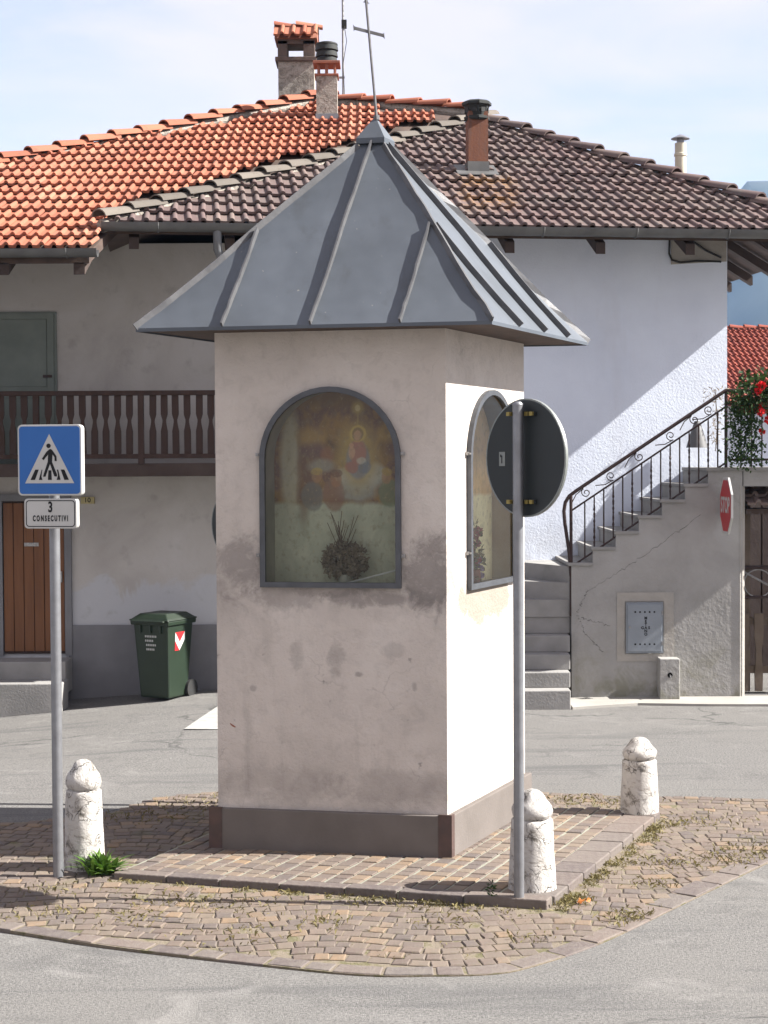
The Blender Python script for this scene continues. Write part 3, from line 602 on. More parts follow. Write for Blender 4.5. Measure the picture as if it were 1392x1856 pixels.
for fi, (P0, P1, P3) in enumerate(faces):
    for k in range(4):
        pm = MB(); NA, NB = 5, 8; a0, a1 = k/4, (k+1)/4
        for i in range(NA+1):
            a = a0+(a1-a0)*i/NA; bm_ = min(a, 1-a)
            for j in range(NB+1): pm.v.append(tuple(rpt(P0, P1, P3, a, bm_*j/NB))); pm.t.append(0)
        for i in range(NA):
            for j in range(NB): pm.f.append((i*(NB+1)+j, (i+1)*(NB+1)+j, (i+1)*(NB+1)+j+1, i*(NB+1)+j+1))
        # folded drip edge
        n0 = len(pm.v)
        for i in range(NA+1):
            a = a0+(a1-a0)*i/NA; p = rpt(P0, P1, P3, a, 0); pm.v.append((p.x, p.y, p.z-.022)); pm.t.append(0)
        for i in range(NA): pm.f.append((i*(NB+1), n0+i, n0+i+1, (i+1)*(NB+1)))
        pm.build('roof_panel', 'zinc', roof, smooth=30)
    e1 = (P1-P0).normalized()
    fn = None
    for a in (.25, .5, .75):
        bmx = min(a, 1-a); NB = 12; path = [rpt(P0, P1, P3, a, bmx*(.985 if a == .5 else .97)*j/NB) for j in range(NB+1)]
        dirn = (path[-1]-path[0]).normalized(); nrm = e1.cross(dirn).normalized(); nrm = nrm if nrm.z > 0 else -nrm
        sm = MB(); hw = .006; hh = .036; vs = []; fs = []
        for p in path:
            wj = random.uniform(-.004, .004); q = e1*(1 if True else 0)
            vs += [p-q*hw-nrm*.01, p+q*hw-nrm*.01, p+q*(hw+wj)+nrm*hh, p+q*(-hw+wj)+nrm*hh]
        for j in range(NB):
            for c_ in range(4): fs.append((j*4+c_, j*4+(c_+1) % 4, j*4+4+(c_+1) % 4, j*4+4+c_))
        fs += [(3, 2, 1, 0), tuple(NB*4+c_ for c_ in range(4))]
        sm.add(vs, fs); sm.build('standing_seam', 'zinc_seam', roof)
# hip seams
for P0, P1, P3 in faces:
    path = [rpt(P0, P1, P3, 1-.5*j/14, .5*j/14) for j in range(14)]
    sm = MB(); vs = []; fs = []
    d_ = (path[-1]-path[0]).normalized(); side = d_.cross(V(0, 0, 1)).normalized(); nrm = side.cross(d_).normalized(); nrm = nrm if nrm.z > 0 else -nrm
    for j, p in enumerate(path):
        wj = side*random.uniform(-.008, .008); vs += [p-side*.010-nrm*.02, p+side*.010-nrm*.02, p+side*.006+nrm*.03+wj, p-side*.006+nrm*.03+wj]
    for j in range(13):
        for c_ in range(4): fs.append((j*4+c_, j*4+(c_+1) % 4, j*4+4+(c_+1) % 4, j*4+4+c_))
    fs += [(3, 2, 1, 0), tuple(52+c_ for c_ in range(4))]
    sm.add(vs, fs); sm.build('hip_seam', 'zinc_seam', roof)
ap = (Lc+Rc)/2-S0; apz = zE+APX
cp = MB(); k = .085
q = [ap+(p-cen)*k for p in lo]
cp.add([V(p.x, p.y, apz-.075) for p in q]+[V(p.x, p.y, apz-.04) for p in q]+[V(ap.x, ap.y, apz+.115)], [(3, 2, 1, 0)]+[(i, (i+1) % 4, 4+(i+1) % 4, 4+i) for i in range(4)]+[(4+i, 4+(i+1) % 4, 8) for i in range(4)])
cap = cp.build('roof_cap', 'zinc', roof)
# cross (leans a little to the left)
x0 = V(ap.x+.01, ap.y, apz+.09); lean = V(-.085, 0, 1).normalized()
cm = MB(); cm.tube([x0+lean*t for t in (0, .25, .5, .75, .96)], .0085, 8); cm.tube([x0+lean*t for t in (.0, .03)], .02, 8); cr = cm.build('cross', 'cross_iron', sh, smooth=40)
am = MB(); ctr = x0+lean*.58; ax = V(.94, .1, -.22).normalized()
def flared(o, d, up_, L):
    pts = [(-L, .021), (-L*.93, .011), (-L*.8, .010), (0, .010), (L*.8, .010), (L*.93, .011), (L, .021)]; th = d.cross(up_).normalized()*.005
    base = [o+d*s+up_*h for s, h in pts]+[o+d*s-up_*h for s, h in reversed(pts)]; return [p-th for p in base], th*2
bb, oo = flared(ctr, ax, lean, .105); am.prism(bb, oo); am.build('cross_arm', 'cross_iron', cr)
am = MB(); bb, oo = flared(x0+lean*.86, lean, ax, .09); am.prism(bb, oo); am.build('cross_head', 'cross_iron', cr)
# ---- things inside the niches
def leaf(mb, p, d, L, W, nrm=None, tint=.5, bend=.2):
    d = d.normalized(); n_ = nrm or V(random.uniform(-1, 1), random.uniform(-1, 1), random.uniform(-1, 1)); s_ = d.cross(n_)
    if s_.length < 1e-3: s_ = d.cross(V(.3, .5, .8))
    s_.normalize(); dn = s_.cross(d)
    mb.add([p, p+d*L*.5+s_*W/2+dn*L*bend*.3, p+d*L+dn*L*bend*-.4, p+d*L*.5-s_*W/2+dn*L*bend*.3], [(0, 1, 2, 3)], max(.001, tint))
def bloom(mb, c, r, n=9, tint=None):
    for i in range(n):
        dd = V(random.gauss(0, 1), random.gauss(0, 1), random.gauss(0, 1)).normalized(); leaf(mb, c+dd*r*.25, dd, r*.9, r*.9, tint=tint if tint is not None else random.random())
bq = thing('dried_bouquet', QF(.80, 1.735)+S0+UPZ+nf*.17, 'dried brown bouquet with upright stalks behind the front glass', 'bouquet')
mb = MB(); c0 = V(0, 0, .15)
for i in range(1300):
    dd = V(random.gauss(0, 1), random.gauss(0, .55), random.gauss(0, .8)); dd = dd.normalized()*random.random()**.4; p = c0+V(dd.x*.145, dd.y*.09, dd.z*.125-.005)
    leaf(mb, p, V(random.gauss(0, 1), random.gauss(0, 1), random.gauss(.4, 1)), random.uniform(.015, .045), random.uniform(.012, .026), tint=random.random())
mb.build('flower_heads', 'dried_flower', bq)
mb = MB()
for i in range(16):
    a = random.uniform(-.5, .5); p = c0+V(random.uniform(-.05, .05), random.uniform(-.03, .03), .05); L = random.uniform(.14, .27); mb.tube([p, p+V(math.sin(a)*L*.5, 0, L*.55), p+V(math.sin(a)*L*.9, 0, L)], .0022, 4)
mb.build('stalks', 'dried_flower', bq)
mb = MB(); mb.lathe([(.04, 0), (.045, .03), (.04, .06)], 14); mb.build('pot', 'niche_pale', bq, smooth=40)
rq_rot = math.atan2(v.y, v.x)
rq = thing('rose_arrangement', QR(.68, 1.70)+S0+UPZ+nr*.07, 'pink roses and violet blossoms standing behind the sunlit side glass', 'flowers', rq_rot)
mb = MB()
for i in range(160): leaf(mb, V(random.uniform(-.11, .11), random.uniform(-.03, .03), random.uniform(.03, .42)*random.uniform(.5, 1)), V(random.gauss(0, 1), random.gauss(0, 1), random.gauss(.5, 1)), .05, .022, tint=random.random())
mb.build('leaves', 'arr_leaf', rq)
for (x, z) in ((-.10, .40), (-.03, .33), (-.12, .30), (.03, .27), (-.06, .23), (.06, .35), (-.11, .17), (.0, .17)):
    mb = MB(); bloom(mb, V(0, 0, 0), .033, 26); mb.build('rose', 'rose_pink', rq, loc=(x, random.uniform(-.02, .01), z))
for (x, z) in ((.06, .16), (.08, .10), (.05, .06), (.09, .05)):
    mb = MB(); bloom(mb, V(0, 0, 0), .03, 18); mb.build('violet_blossom', 'violet', rq, loc=(x, -.01, z))
mb = MB(); mb.lathe([(.035, 0), (.045, .05), (.04, .1)], 14); mb.build('vase', 'terracotta_plain', rq, smooth=40)
rd = MB(); rd.tube([QF(.84, 1.748)+nf*.035, QF(1.165, 1.835)+nf*.02], .006, 8)
o = rd.build('rod', 'white_rod', None); o.location = S0+UPZ; tag(o, 'thin white rod leaning in lower corner behind front glass', 'rod')

# ================================================================== HOUSE WITH BROWN ROOF
hz = thing('brown_roof_house', (-.5, 18.4, 0), 'whitewashed house with brown tiled hip roof behind the outside stairs', 'house', R(7))
mb = MB(); mb.box(0, 4.46, 0, 8, -.3, 5.22); hw_ = mb.build('wall', 'house_plaster', hz)
# roof geometry (local): eave corners and apex
eL, eR, eY, eZ = -2.5, 5.45, -1.12, 4.95
apx = V(2.15, 2.95, 6.92)
def tile_mesh(w_, ex, rolls, hr, mat, name):
    L = ex+.05; cs = []; ww = w_/rolls
    for r_ in range(rolls):
        x0_ = r_*ww
        cs += [(x0_, .004), (x0_+ww*.30, 0), (x0_+ww*.58, .003)]
        for k in range(1, 5): a = math.pi*(1-k/5); cs.append((x0_+ww*.79+ww*.21*math.cos(a), .004+hr*math.sin(a)))
    cs.append((w_, .004))
    mb = MB(); n = len(cs); lift = .05
    vs = [(x, 0, z+lift) for x, z in cs]+[(x, L, z+.002) for x, z in cs]+[(x, 0, z+lift-.03) for x, z in cs]
    fs = [(i, i+1, n+i+1, n+i) for i in range(n-1)]+[(2*n+i, 2*n+i+1, i+1, i) for i in range(n-1)]
    mb.add(vs, fs); return mb.mesh(name, mat, 50)
def lay_tiles(parent, O, es, et, poly, w_, ex, me, name, limit=300, ext=None, keep=None):
    """O origin on eave line; es along the eave, et up the slope (unit); poly in (s,t)"""
    en = es.cross(et).normalized(); tmax = max(p[1] for p in poly); smin = min(p[0] for p in poly); smax = max(p[0] for p in poly)
    items = []; t = 0; r_ = 0
    while t < tmax:
        s = math.floor(smin/w_)*w_
        while s < smax:
            cor = [(s+.02, t+.03), (s+w_-.02, t+.03), (s+w_-.02, t+ex), (s+.02, t+ex), (s+w_/2, t+ex/2)]
            ins = sum(inside(c_, poly) for c_ in cor)
            if ins and (keep is None or keep(s+w_/2, t+ex/2)): items.append((s, t, ins))
            s += w_
        t += ex; r_ += 1
    items.sort(key=lambda i: (i[1], abs(i[0]))); rest = MB()
    for k, (s, t, ins) in enumerate(items):
        mt = Matrix(((es.x, et.x, en.x, 0), (es.y, et.y, en.y, 0), (es.z, et.z, en.z, 0), (0, 0, 0, 1)))
        mt.translation = O+es*(s+random.uniform(-.003, .003))+et*(t+random.uniform(-.008, .008))+en*random.uniform(0, .004)
        mt = mt @ Matrix.Rotation(random.gauss(0, .014), 4, 'Z') @ Matrix.Rotation(random.gauss(0, .012), 4, 'X')
        if random.random() < .03: mt = mt @ Matrix.Translation((random.uniform(-.012, .012), -random.uniform(.02, .05), .004)) @ Matrix.Rotation(random.uniform(-.05, .05), 4, 'Z')
        m2 = me
        if ins < 5:
            bm = bmesh.new(); bm.from_mesh(me)
            for i in range(len(poly)):
                a = Vector(poly[i]); b = Vector(poly[(i+1) % len(poly)]); dd = (b-a).normalized(); nn = Vector((dd.y, -dd.x))   # outward for ccw
                if abs(nn.y+1) < .01: continue
                bmesh.ops.bisect_plane(bm, geom=bm.verts[:]+bm.edges[:]+bm.faces[:], plane_co=V(a.x-s, a.y-t, 0), plane_no=V(nn.x, nn.y, 0), clear_outer=True)
            if len(bm.faces) < 3: bm.free(); continue
            m2 = bpy.data.meshes.new(me.name+'_cut'); bm.to_mesh(m2); bm.free()
            m2.materials.clear(); m2.materials.append(me.materials[0])
        if k < limit: inst(name, m2, parent, mt)
        else: rest.add([mt @ q.co for q in m2.vertices], [tuple(p.vertices) for p in m2.polygons], random.random())
    if rest.v: tag(rest.build('upper_'+name+'s', me.materials[0].name, parent), kind='stuff')
def hip_tiles(parent, p0, p1, mat, name, step=.36, r0=.105, lift=.03, start=0):
    d_ = (p1-p0); L = d_.length; d_.normalize(); side = d_.cross(V(0, 0, 1)).normalized(); nn = side.cross(d_).normalized(); k = start
    mb = MB(); n = 8; vs = []; LT = step+.07
    for y, r_, z in ((0, r0, .045), (LT, r0*.8, 0)):
        for q in range(n+1): a = math.pi*q/n; vs.append((r_*math.cos(a), y, r_*.72*math.sin(a)+z))
    for q in range(n+1): a = math.pi*q/n; vs.append((r0*.86*math.cos(a), 0, r0*.58*math.sin(a)+.045))
    fs = [(q, q+1, n+1+q+1, n+1+q) for q in range(n)]+[(2*(n+1)+q, 2*(n+1)+q+1, q+1, q) for q in range(n)]
    mb.add(vs, fs); me = mb.mesh(name, mat, 45); mort = MB(); mort.tube([p0-nn*.02, p1-nn*.02], r0*.62, 8); mort.build('hip_mortar', 'chimney_render', parent)
    while k*step < L-.05:
        p = p0+d_*(k*step)+nn*(lift+random.uniform(-.008, .008)); mt = Matrix(((side.x, d_.x, nn.x, 0), (side.y, d_.y, nn.y, 0), (side.z, d_.z, nn.z, 0), (0, 0, 0, 1))); mt.translation = p
        mt = mt @ Matrix.Rotation(random.uniform(-.05, .05), 4, 'Z') @ Matrix.Rotation(random.uniform(-.05, .05), 4, 'Y'); inst(name, me, parent, mt); k += 1
# deck: top & bottom pyramids
def deck(corners, ap_, th, mat, parent):
    mb = MB(); n = len(corners); vs = list(corners)+[ap_]+[p-V(0, 0, th) for p in corners]+[ap_-V(0, 0, th)]
    fs = [(i, (i+1) % n, n) for i in range(n)]+[(n+1+(i+1) % n, n+1+i, 2*n+1) for i in range(n)]+[(i, n+1+i, n+1+(i+1) % n, (i+1) % n) for i in range(n)]
    mb.add(vs, fs); return mb.build('roof', mat, parent)
bk = 9.0
cs = [V(eL, eY, eZ-.02), V(eR, eY, eZ-.02), V(eR, bk, eZ-.02), V(eL, bk, eZ-.02)]
rf = deck(cs, apx-V(0, 0, .02), .07, 'soffit_wood', hz)
es = V(1, 0, 0); upv = V(0, apx.y-eY, apx.z-eZ); SL = upv.length; et = upv.normalized()
poly = [(eL, -.2), (eR, -.2), (eR, 0), (apx.x, SL), (eL, 0)]
TB = tile_mesh(.292, .335, 2, .030, 'brown_tile', 'roof_tile')
lay_tiles(rf, V(0, eY-.02, eZ), es, et, poly, .292, .335, TB, 'roof_tile', 300)
hip_tiles(rf, V(eL-.03, eY-.03, eZ), apx, 'grey_hip_tile', 'hip_tile', .40, .115); hip_tiles(rf, V(eR, eY, eZ), apx, 'brown_tile', 'hip_tile', .40, .12)
# right slope (seen only at its edge): tiles joined
es2 = V(0, 1, 0); up2 = V(apx.x-eR, 0, apx.z-eZ); SL2 = up2.length
# gutter, downpipe, rafters, eave boards
def half_gutter(name, x0, x1, y, z, r_, parent, mat='gutter_zinc', axis='x'):
    mb = MB(); n = 8; vs = []
    for xx in (x0, x1):
        for rr in (r_, r_*.9):
            for q in range(n+1): a = math.pi*(1+q/n); c_ = rr*math.cos(a); s_ = rr*math.sin(a); vs.append((xx, y+c_, z+s_) if axis == 'x' else (y+c_, xx, z+s_))
    m_ = n+1; fs = [(q, q+1, 2*m_+q+1, 2*m_+q) for q in range(n)]+[(m_+q+1, m_+q, 3*m_+q, 3*m_+q+1) for q in range(n)]+[(0, 2*m_, 3*m_, m_), (n, m_+n, 3*m_+n, 2*m_+n)]+[(q, m_+q, m_+q+1, q+1) for q in range(n)]+[(2*m_+q+1, 3*m_+q+1, 3*m_+q, 2*m_+q) for q in range(n)]
    mb.add(vs, fs); return mb.build(name, mat, parent, smooth=40)
gt = half_gutter('gutter', eL-.02, eR+.03, eY-.09, eZ+.01, .085, hz)
for x in [eL+.55+1.0*i for i in range(8)]:
    b = MB(); b.tube([V(x, eY-.09+.092*math.cos(a), eZ+.01+.092*math.sin(a)) for a in [math.pi*(1+k/8) for k in range(9)]], .007, 5); b.build('gutter_bracket', 'gutter_zinc', gt)
for x in [-2.2+.98*i for i in range(8)]:
    b = MB(); b.box(x-.05, x+.05, eY+.02, .05, -.14, -.02, Matrix.Translation((0, 0, 0))); 
    sl_ = (apx.z-eZ)/(apx.y-eY)
    b.v = [(px_, py_, pz_+eZ-.11+(py_-eY)*sl_) for px_, py_, pz_ in b.v]; b.build('rafter', 'beam_wood', hz)
for y in [.3+.8*i for i in range(8)]:
    b = MB(); b.box(4.3, eR-.03, y-.05, y+.05, -.13, -.015); sl_ = (apx.z-eZ)/(eR-apx.x)
    b.v = [(px_, py_, pz_+eZ-.12+(eR-px_)*sl_) for px_, py_, pz_ in b.v]; b.build('rafter', 'beam_wood', hz)
dp = MB(); dp.tube([V(-1.35, eY-.09, eZ-.06), V(-1.35, eY-.09, eZ-.25), V(-1.27, eY+.05, eZ-.42), V(-1.0, -.25, eZ-.85), V(-.95, -.08, eZ-1.05), V(-.95, -.08, .1)], .045, 10); dp.build('downpipe', 'pipe_grey', hz, smooth=50)
# brown metal flue with black cowl, on the front slope
fy = 19.2-18.4-.08; fx = 1.2+.5; fz = eZ+(fy-eY)*(apx.z-eZ)/(apx.y-eY)
b = MB(); b.box(-.115, .115, -.1, .1, -.2, .72); fl = b.build('flue', 'rust_flue', hz, loc=(fx, fy, fz))
b = MB(); b.lathe([(.13, .62), (.15, .64), (.15, .665), (.125, .675), (.13, .72), (.15, .79), (.175, .80), (.175, .83), (.14, .85)], 8); b.build('flue_cowl', 'black_cowl', fl)
for k in range(8):
    b = MB(); a = 2*math.pi*(k+.5)/8; b.box(-.025, .025, -.004, .004, -.025, .025, Matrix.Translation((.134*math.cos(a), .142*math.sin(a), .735)) @ Matrix.Rotation(a+math.pi/2, 4, 'Z')); b.build('vent_slot', 'rubber', fl)
b = MB(); b.box(-.26, .22, -.22, .12, .05, .062); sl_ = (apx.z-eZ)/(apx.y-eY); b.v = [(x, y, z+y*sl_+.02) for x, y, z in b.v]; b.box(-.125, .125, -.112, .112, 0, .14); b.build('flashing', 'gutter_zinc', fl)
# round cream flue behind the right hip
b = MB(); b.lathe([(.075, -.6), (.075, .22), (.085, .23), (.085, .26), (.075, .27), (.075, .40)], 18); cf = b.build('round_flue', 'cream_flue', hz, smooth=40, loc=(4.93, 3.3, 6.36))
b = MB(); b.lathe([(.05, .40), (.05, .455), (.125, .455), (.125, .465), (.02, .515)], 18); b.build('flue_hat', 'galv_steel', cf, smooth=35)
# plaster patch, cables under the eave
b = MB(); b.prism([V(3.80, -.012, 4.74), V(4.45, -.012, 4.78), V(4.45, -.012, 5.1), V(3.80, -.012, 5.1)], (0, .02, 0)); b.build('plaster_patch', 'patch_cement', hw_)
b = MB(); b.tube([V(3.78, -.03, 5.12), V(3.77, -.03, 4.86), V(3.80, -.03, 4.79), V(3.9, -.03, 4.76), V(4.1, -.03, 4.78), V(4.37, -.03, 4.775), V(4.6, .6, 4.78), V(5.2, 2.5, 4.75)], .012, 6); b.build('cable', 'rubber', hw_, smooth=60)
b = MB(); b.tube([V(3.88, -.03, 5.08), V(4.05, -.03, 5.0), V(4.2, -.03, 4.90), V(4.38, -.03, 4.82)], .012, 6); b.build('cable', 'rubber', hw_, smooth=60)
# wall sconce by the stair head and dried garland
b = MB(); sc = thing('wall_lamp', (3.55, 18.76, 2.66), 'small grey conical lamp on white wall behind stair railing', 'lamp')
vs = []
for j, (r_, z) in enumerate(((.125, 0), (.085, .14), (.03, .30))):
    for k in range(9): a = math.pi+math.pi*k/8; vs.append((r_*math.cos(a), r_*math.sin(a), z))
b.add(vs, [(j*9+k, j*9+k+1, (j+1)*9+k+1, (j+1)*9+k) for j in range(2) for k in range(8)]+[(18+k, 18+k+1, 18+8) for k in range(7)]+[tuple(range(8, -1, -1))]); b.build('lamp_shade', 'lamp_grey', sc, smooth=40)
b = MB(); b.box(-.03, .03, -.02, .04, .03, .25); b.build('wall_bracket', 'pipe_grey', sc)
gd = thing('dried_garland', (3.76, 18.78, 2.62), 'straggly dried plant hanging on wall near the wall lamp', 'plant')
b = MB()
for i in range(150):
    z = random.uniform(.1, .75); sp_ = .13 if z > .4 else .05; leaf(b, V(random.gauss(0, sp_*.6), -.04+random.uniform(-.04, .02), z), V(random.gauss(0, 1), random.gauss(0, .4), random.gauss(-.4, 1)), random.uniform(.03, .07), .012, tint=random.random())
b.build('foliage', 'dried_flower', gd)
b = MB(); b.tube([V(0, -.02, 0), V(.02, -.03, .3), V(-.01, -.03, .7)], .006, 5); b.build('stem', 'dried_flower', gd)

# ================================================================== HOUSE WITH ORANGE ROOF
oh = thing('orange_roof_house', (-.5, 18.4, 0), 'old cream house with sunlit orange tiled roof and wooden balcony', 'house')
b = MB(); b.box(-9, -.02, .02, 8, -.4, 4.95); ow = b.build('wall', 'old_plaster', oh)
b = MB(); b.box(-3.02, -.05, -.012, .03, -.3, .715); b.build('dado', 'dado_cement', ow)
b = MB(); b.box(-9, -3.80, -.012, .03, -.3, .35); b.build('dado', 'dado_cement', ow)
oY, oZ = -1.98, 4.62; oa = V(-.41, 4.2, 7.42)
oc = [V(-7.4, oY, oZ-.02), V(5.0, oY, oZ-.02), V(5.0, 10, oZ-.02), V(-7.4, 10, oZ-.02)]
# the deck stops under the brown roof
mb = MB(); dl = lambda x, y: oZ-.02+(y-oY)*(oa.z-oZ)/(oa.y-oY)
top = [V(-7.4, oY, oZ-.02), V(-2.4, oY, oZ-.02), V(-2.2, -.6, dl(0, -.6)), V(1.5, 3.42, dl(0, 3.42)), V(oa.x, oa.y, oa.z-.02)]
bkp = [V(-7.4, 10, oZ-.02), V(1.2, 10, oZ-.02)]
vs = top+bkp+[p-V(0, 0, .11) for p in top]+[p-V(0, 0, .11) for p in bkp]
mb.add(vs, [(0, 1, 2, 3, 4), (4, 5, 0), (4, 6, 5), (4, 3, 6), (11, 10, 9, 8, 7), (11, 7, 12), (11, 12, 13), (11, 13, 10), (0, 7, 8, 1), (0, 5, 12, 7), (1, 8, 9, 2), (2, 9, 10, 3), (3, 10, 13, 6), (6, 13, 12, 5)])
orf = mb.build('roof', 'soffit_wood', oh)
upo = V(0, oa.y-oY, oa.z-oZ); SO = upo.length; eto = upo.normalized()
yt = lambda y: (y-oY)*SO/(oa.y-oY)
polyo = [(-7.4, -.2), (-2.25, -.2), (-2.25, 0), (-2.25, yt(-.8)), (1.6, yt(3.40)), (oa.x, SO), (-7.4, 0)]
TO = tile_mesh(.236, .335, 2, .032, 'terracotta_tile', 'orange_roof_tile')
lay_tiles(orf, V(0, oY-.02, oZ), es, eto, polyo, .236, .335, TO, 'orange_roof_tile', 300, keep=lambda s, t: s > -4.9)
hip_tiles(orf, V(-7.4, oY, oZ), oa, 'terracotta_tile', 'ridge_tile', .40, .12, start=5); hip_tiles(orf, V(1.75, 3.45, dl(0, 3.45)+.02), oa, 'terracotta_tile', 'ridge_tile', .40, .12)
gt2 = half_gutter('gutter', -7.4, -2.3, oY-.09, oZ+.0, .08, oh)
for x in (-5.5, -4.5, -3.5, -2.6): b = MB(); b.tube([V(x, oY-.09+.087*math.cos(a), oZ+.087*math.sin(a)) for a in [math.pi*(1+k/8) for k in range(9)]], .006, 5); b.build('gutter_bracket', 'gutter_zinc', gt2)
for x in [-6.1, -5.0, -3.25, -2.5]:
    b = MB(); b.box(x-.055, x+.055, oY+.0, .05, -.14, -.02); sl_ = (oa.z-oZ)/(oa.y-oY); b.v = [(a_, c_, d_+oZ-.10+(c_-oY)*sl_) for a_, c_, d_ in b.v]; b.build('rafter', 'beam_wood', oh)
# door with planks, frame, letter slot
dr = MB(); dr.box(-3.74, -3.06, -.0, .02, .40, 2.10); do = dr.build('door', 'beam_wood', oh)
for i in range(6): b = MB(); b.box(-3.735+.113*i+.004, -3.735+.113*(i+1)-.004, -.018, .0, .43, 2.08); b.build('door_plank', 'door_wood', do, bevel=.003)
b = MB(); b.box(-3.50, -3.34, -.026, -.016, 1.60, 1.64); b.build('letter_slot', 'bolt_steel', do)
b = MB(); b.box(-3.11, -3.08, -.05, -.018, 1.2, 1.32); b.build('handle', 'bolt_steel', do)
b = MB(); b.box(-3.82, -3.745, -.03, .02, .38, 2.18); b.box(-3.055, -2.98, -.03, .02, .38, 2.18); b.box(-3.745, -3.055, -.03, .02, 2.105, 2.18); b.build('door_frame', 'dado_cement', do)
sp_ = MB(); sp_.box(-5.2, -2.98, -.42, -.02, .0, .36); s1 = sp_.build('door_step', 'step_stone', oh, bevel=.012)
sp_ = MB(); sp_.box(-5.2, -2.95, -.80, -.425, -.2, .17); sp_.build('door_step', 'step_stone', oh, bevel=.012)
# balcony shutters
st_ = MB(); st_.box(-4.62, -3.12, -.005, .03, 2.5, 4.20); so_ = st_.build('shutter_door', 'shutter_paint', oh)
for k, (x0, x1) in enumerate(((-4.60, -3.88), (-3.87, -3.15))):
    for (z0, z1) in ((2.52, 3.25), (3.31, 4.14)):
        b = MB(); b.box(x0+.08, x1-.08, -.012, 0, z0+.06, z1-.02); b.build('panel', 'shutter_paint', so_, bevel=.006)
    b = MB(); b.box(x0, x0+.07, -.022, 0, 2.5, 4.18); b.box(x1-.07, x1, -.022, 0, 2.5, 4.18); b.box(x0+.07, x1-.07, -.022, 0, 4.12, 4.18); b.box(x0+.07, x1-.07, -.022, 0, 3.25, 3.31); b.build('stile', 'shutter_paint', so_)
    b = MB(); b.box(x1-.12 if k else x0+.05, x1-.02 if k else x0+.15, -.034, -.022, 3.47, 3.50); b.build('hinge', 'iron_paint', so_)
# balcony: slab beam, rails, shaped boards
bl = MB(); bl.box(-6.0, -.5, -.80, -.01, 2.39, 2.50); bo = bl.build('balcony', 'beam_wood', oh)
b = MB(); b.box(-6.0, -.5, -.86, -.805, 2.375, 2.515); b.build('edge_beam', 'beam_wood', bo, bevel=.006)
for z0, z1, y0, y1 in ((3.235, 3.285, -.865, -.775), (2.565, 2.615, -.85, -.80)):
    b = MB(); b.box(-6.0, -.5, y0, y1, z0, z1); b.build('rail', 'balcony_wood', bo, bevel=.005)
pr_ = [(.036, 0), (.036, .24), (.030, .27), (.024, .30), (.019, .335), (.019, .36), (.030, .395), (.036, .42), (.036, .62)]
bmb = MB(); pts = [V(x, 0, z) for x, z in pr_]+[V(-x, 0, z) for x, z in reversed(pr_)]; bmb.prism(pts, (0, .022, 0)); bme = bmb.mesh('baluster', 'balcony_wood')
x = -5.9; k = 0
while x < -.6:
    if k % 9 == 4:
        b = MB(); b.box(x-.03, x+.03, -.86, -.80, 2.50, 3.235); b.build('post', 'balcony_wood', bo)
    else:
        o = inst('baluster', bme, bo, Matrix.Translation((x, -.84+random.uniform(-.003, .003), 2.615)) @ Matrix.Rotation(random.uniform(-.012, .012), 4, 'Y'))
    x += .1235; k += 1
b = MB(); b.box(-2.87, -2.72, -.012, .018, 2.07, 2.145); pq = b.build('house_number', 'plaque_cream', oh)
put('numeral', text_mesh('10', .075, 'black_paint', .001), pq, Matrix.Translation((-2.795, -.0135, 2.108)) @ UPRIGHT)
# chimneys on the orange roof
ch = MB(); ch.box(-.245, .245, -.2, .2, -1.0, .62); c1 = ch.build('chimney', 'chimney_render', oh, loc=(-.67, 4.6, 7.38))
b = MB(); b.box(-.285, .285, -.24, .24, .62, .68); b.build('ledge', 'brick_dark', c1, bevel=.01)
for (x0, x1, y0, y1) in ((-.25, -.12, -.2, -.08), (.10, .25, -.2, -.08), (-.25, -.12, .08, .2), (.10, .25, .08, .2)): b = MB(); b.box(x0, x1, y0, y1, .68, .90); b.build('pier', 'brick_dark', c1)
b = MB(); b.box(-.25, .25, -.2, .2, .86, .92); b.build('lintel', 'brick_dark', c1)
b = MB(); b.prism([V(-.29, -.27, .92), V(-.29, .27, .92), V(-.29, 0, 1.14)], (.58, 0, 0)); cc_ = b.build('chimney_cap', 'terracotta_plain', c1)
tm = tile_mesh(.145, .30, 1, .035, 'terracotta_tile', 'cap_tile')
for k in range(4):
    for sgn in (1, -1):
        dd = V(0, .27, .22).normalized() if sgn > 0 else V(0, -.27, .22).normalized(); ex_ = V(1, 0, 0) if sgn > 0 else V(-1, 0, 0); nn = ex_.cross(dd)
        mt = Matrix(((ex_.x, dd.x, nn.x, 0), (0, dd.y, nn.y, 0), (0, dd.z, nn.z, 0), (0, 0, 0, 1))); mt.translation = V((-.30+.15*k)*(1 if sgn > 0 else -1), -.29*sgn, .915)+nn*.01; inst('cap_tile', tm, cc_, mt)
hip_tiles(cc_, V(-.31, 0, 1.11), V(.31, 0, 1.11), 'terracotta_tile', 'cap_ridge_tile', .30, .09, .0)
ch = MB(); ch.box(-.135, .135, -.14, .14, -.6, .57); c2 = ch.build('chimney', 'chimney_render', oh, loc=(-.21, 3.20, 6.98)); c2.scale = (1, 1, .9)
b = MB(); b.box(-.145, .145, -.15, .15, -.2, .03); b.build('flashing', 'galv_steel', c2)
b = MB(); b.box(-.155, .155, -.16, .16, .57, .60); b.box(-.12, -.09, -.13, -.10, .60, .74); b.box(.09, .12, -.13, -.10, .60, .74); b.box(-.12, -.09, .10, .13, .60, .74); b.box(.09, .12, .10, .13, .60, .74); b.box(-.02, .02, -.13, -.10, .60, .74); b.box(-.175, .175, -.18, .18, .74, .78); b.build('terracotta_pot', 'terracotta_plain', c2, bevel=.005)
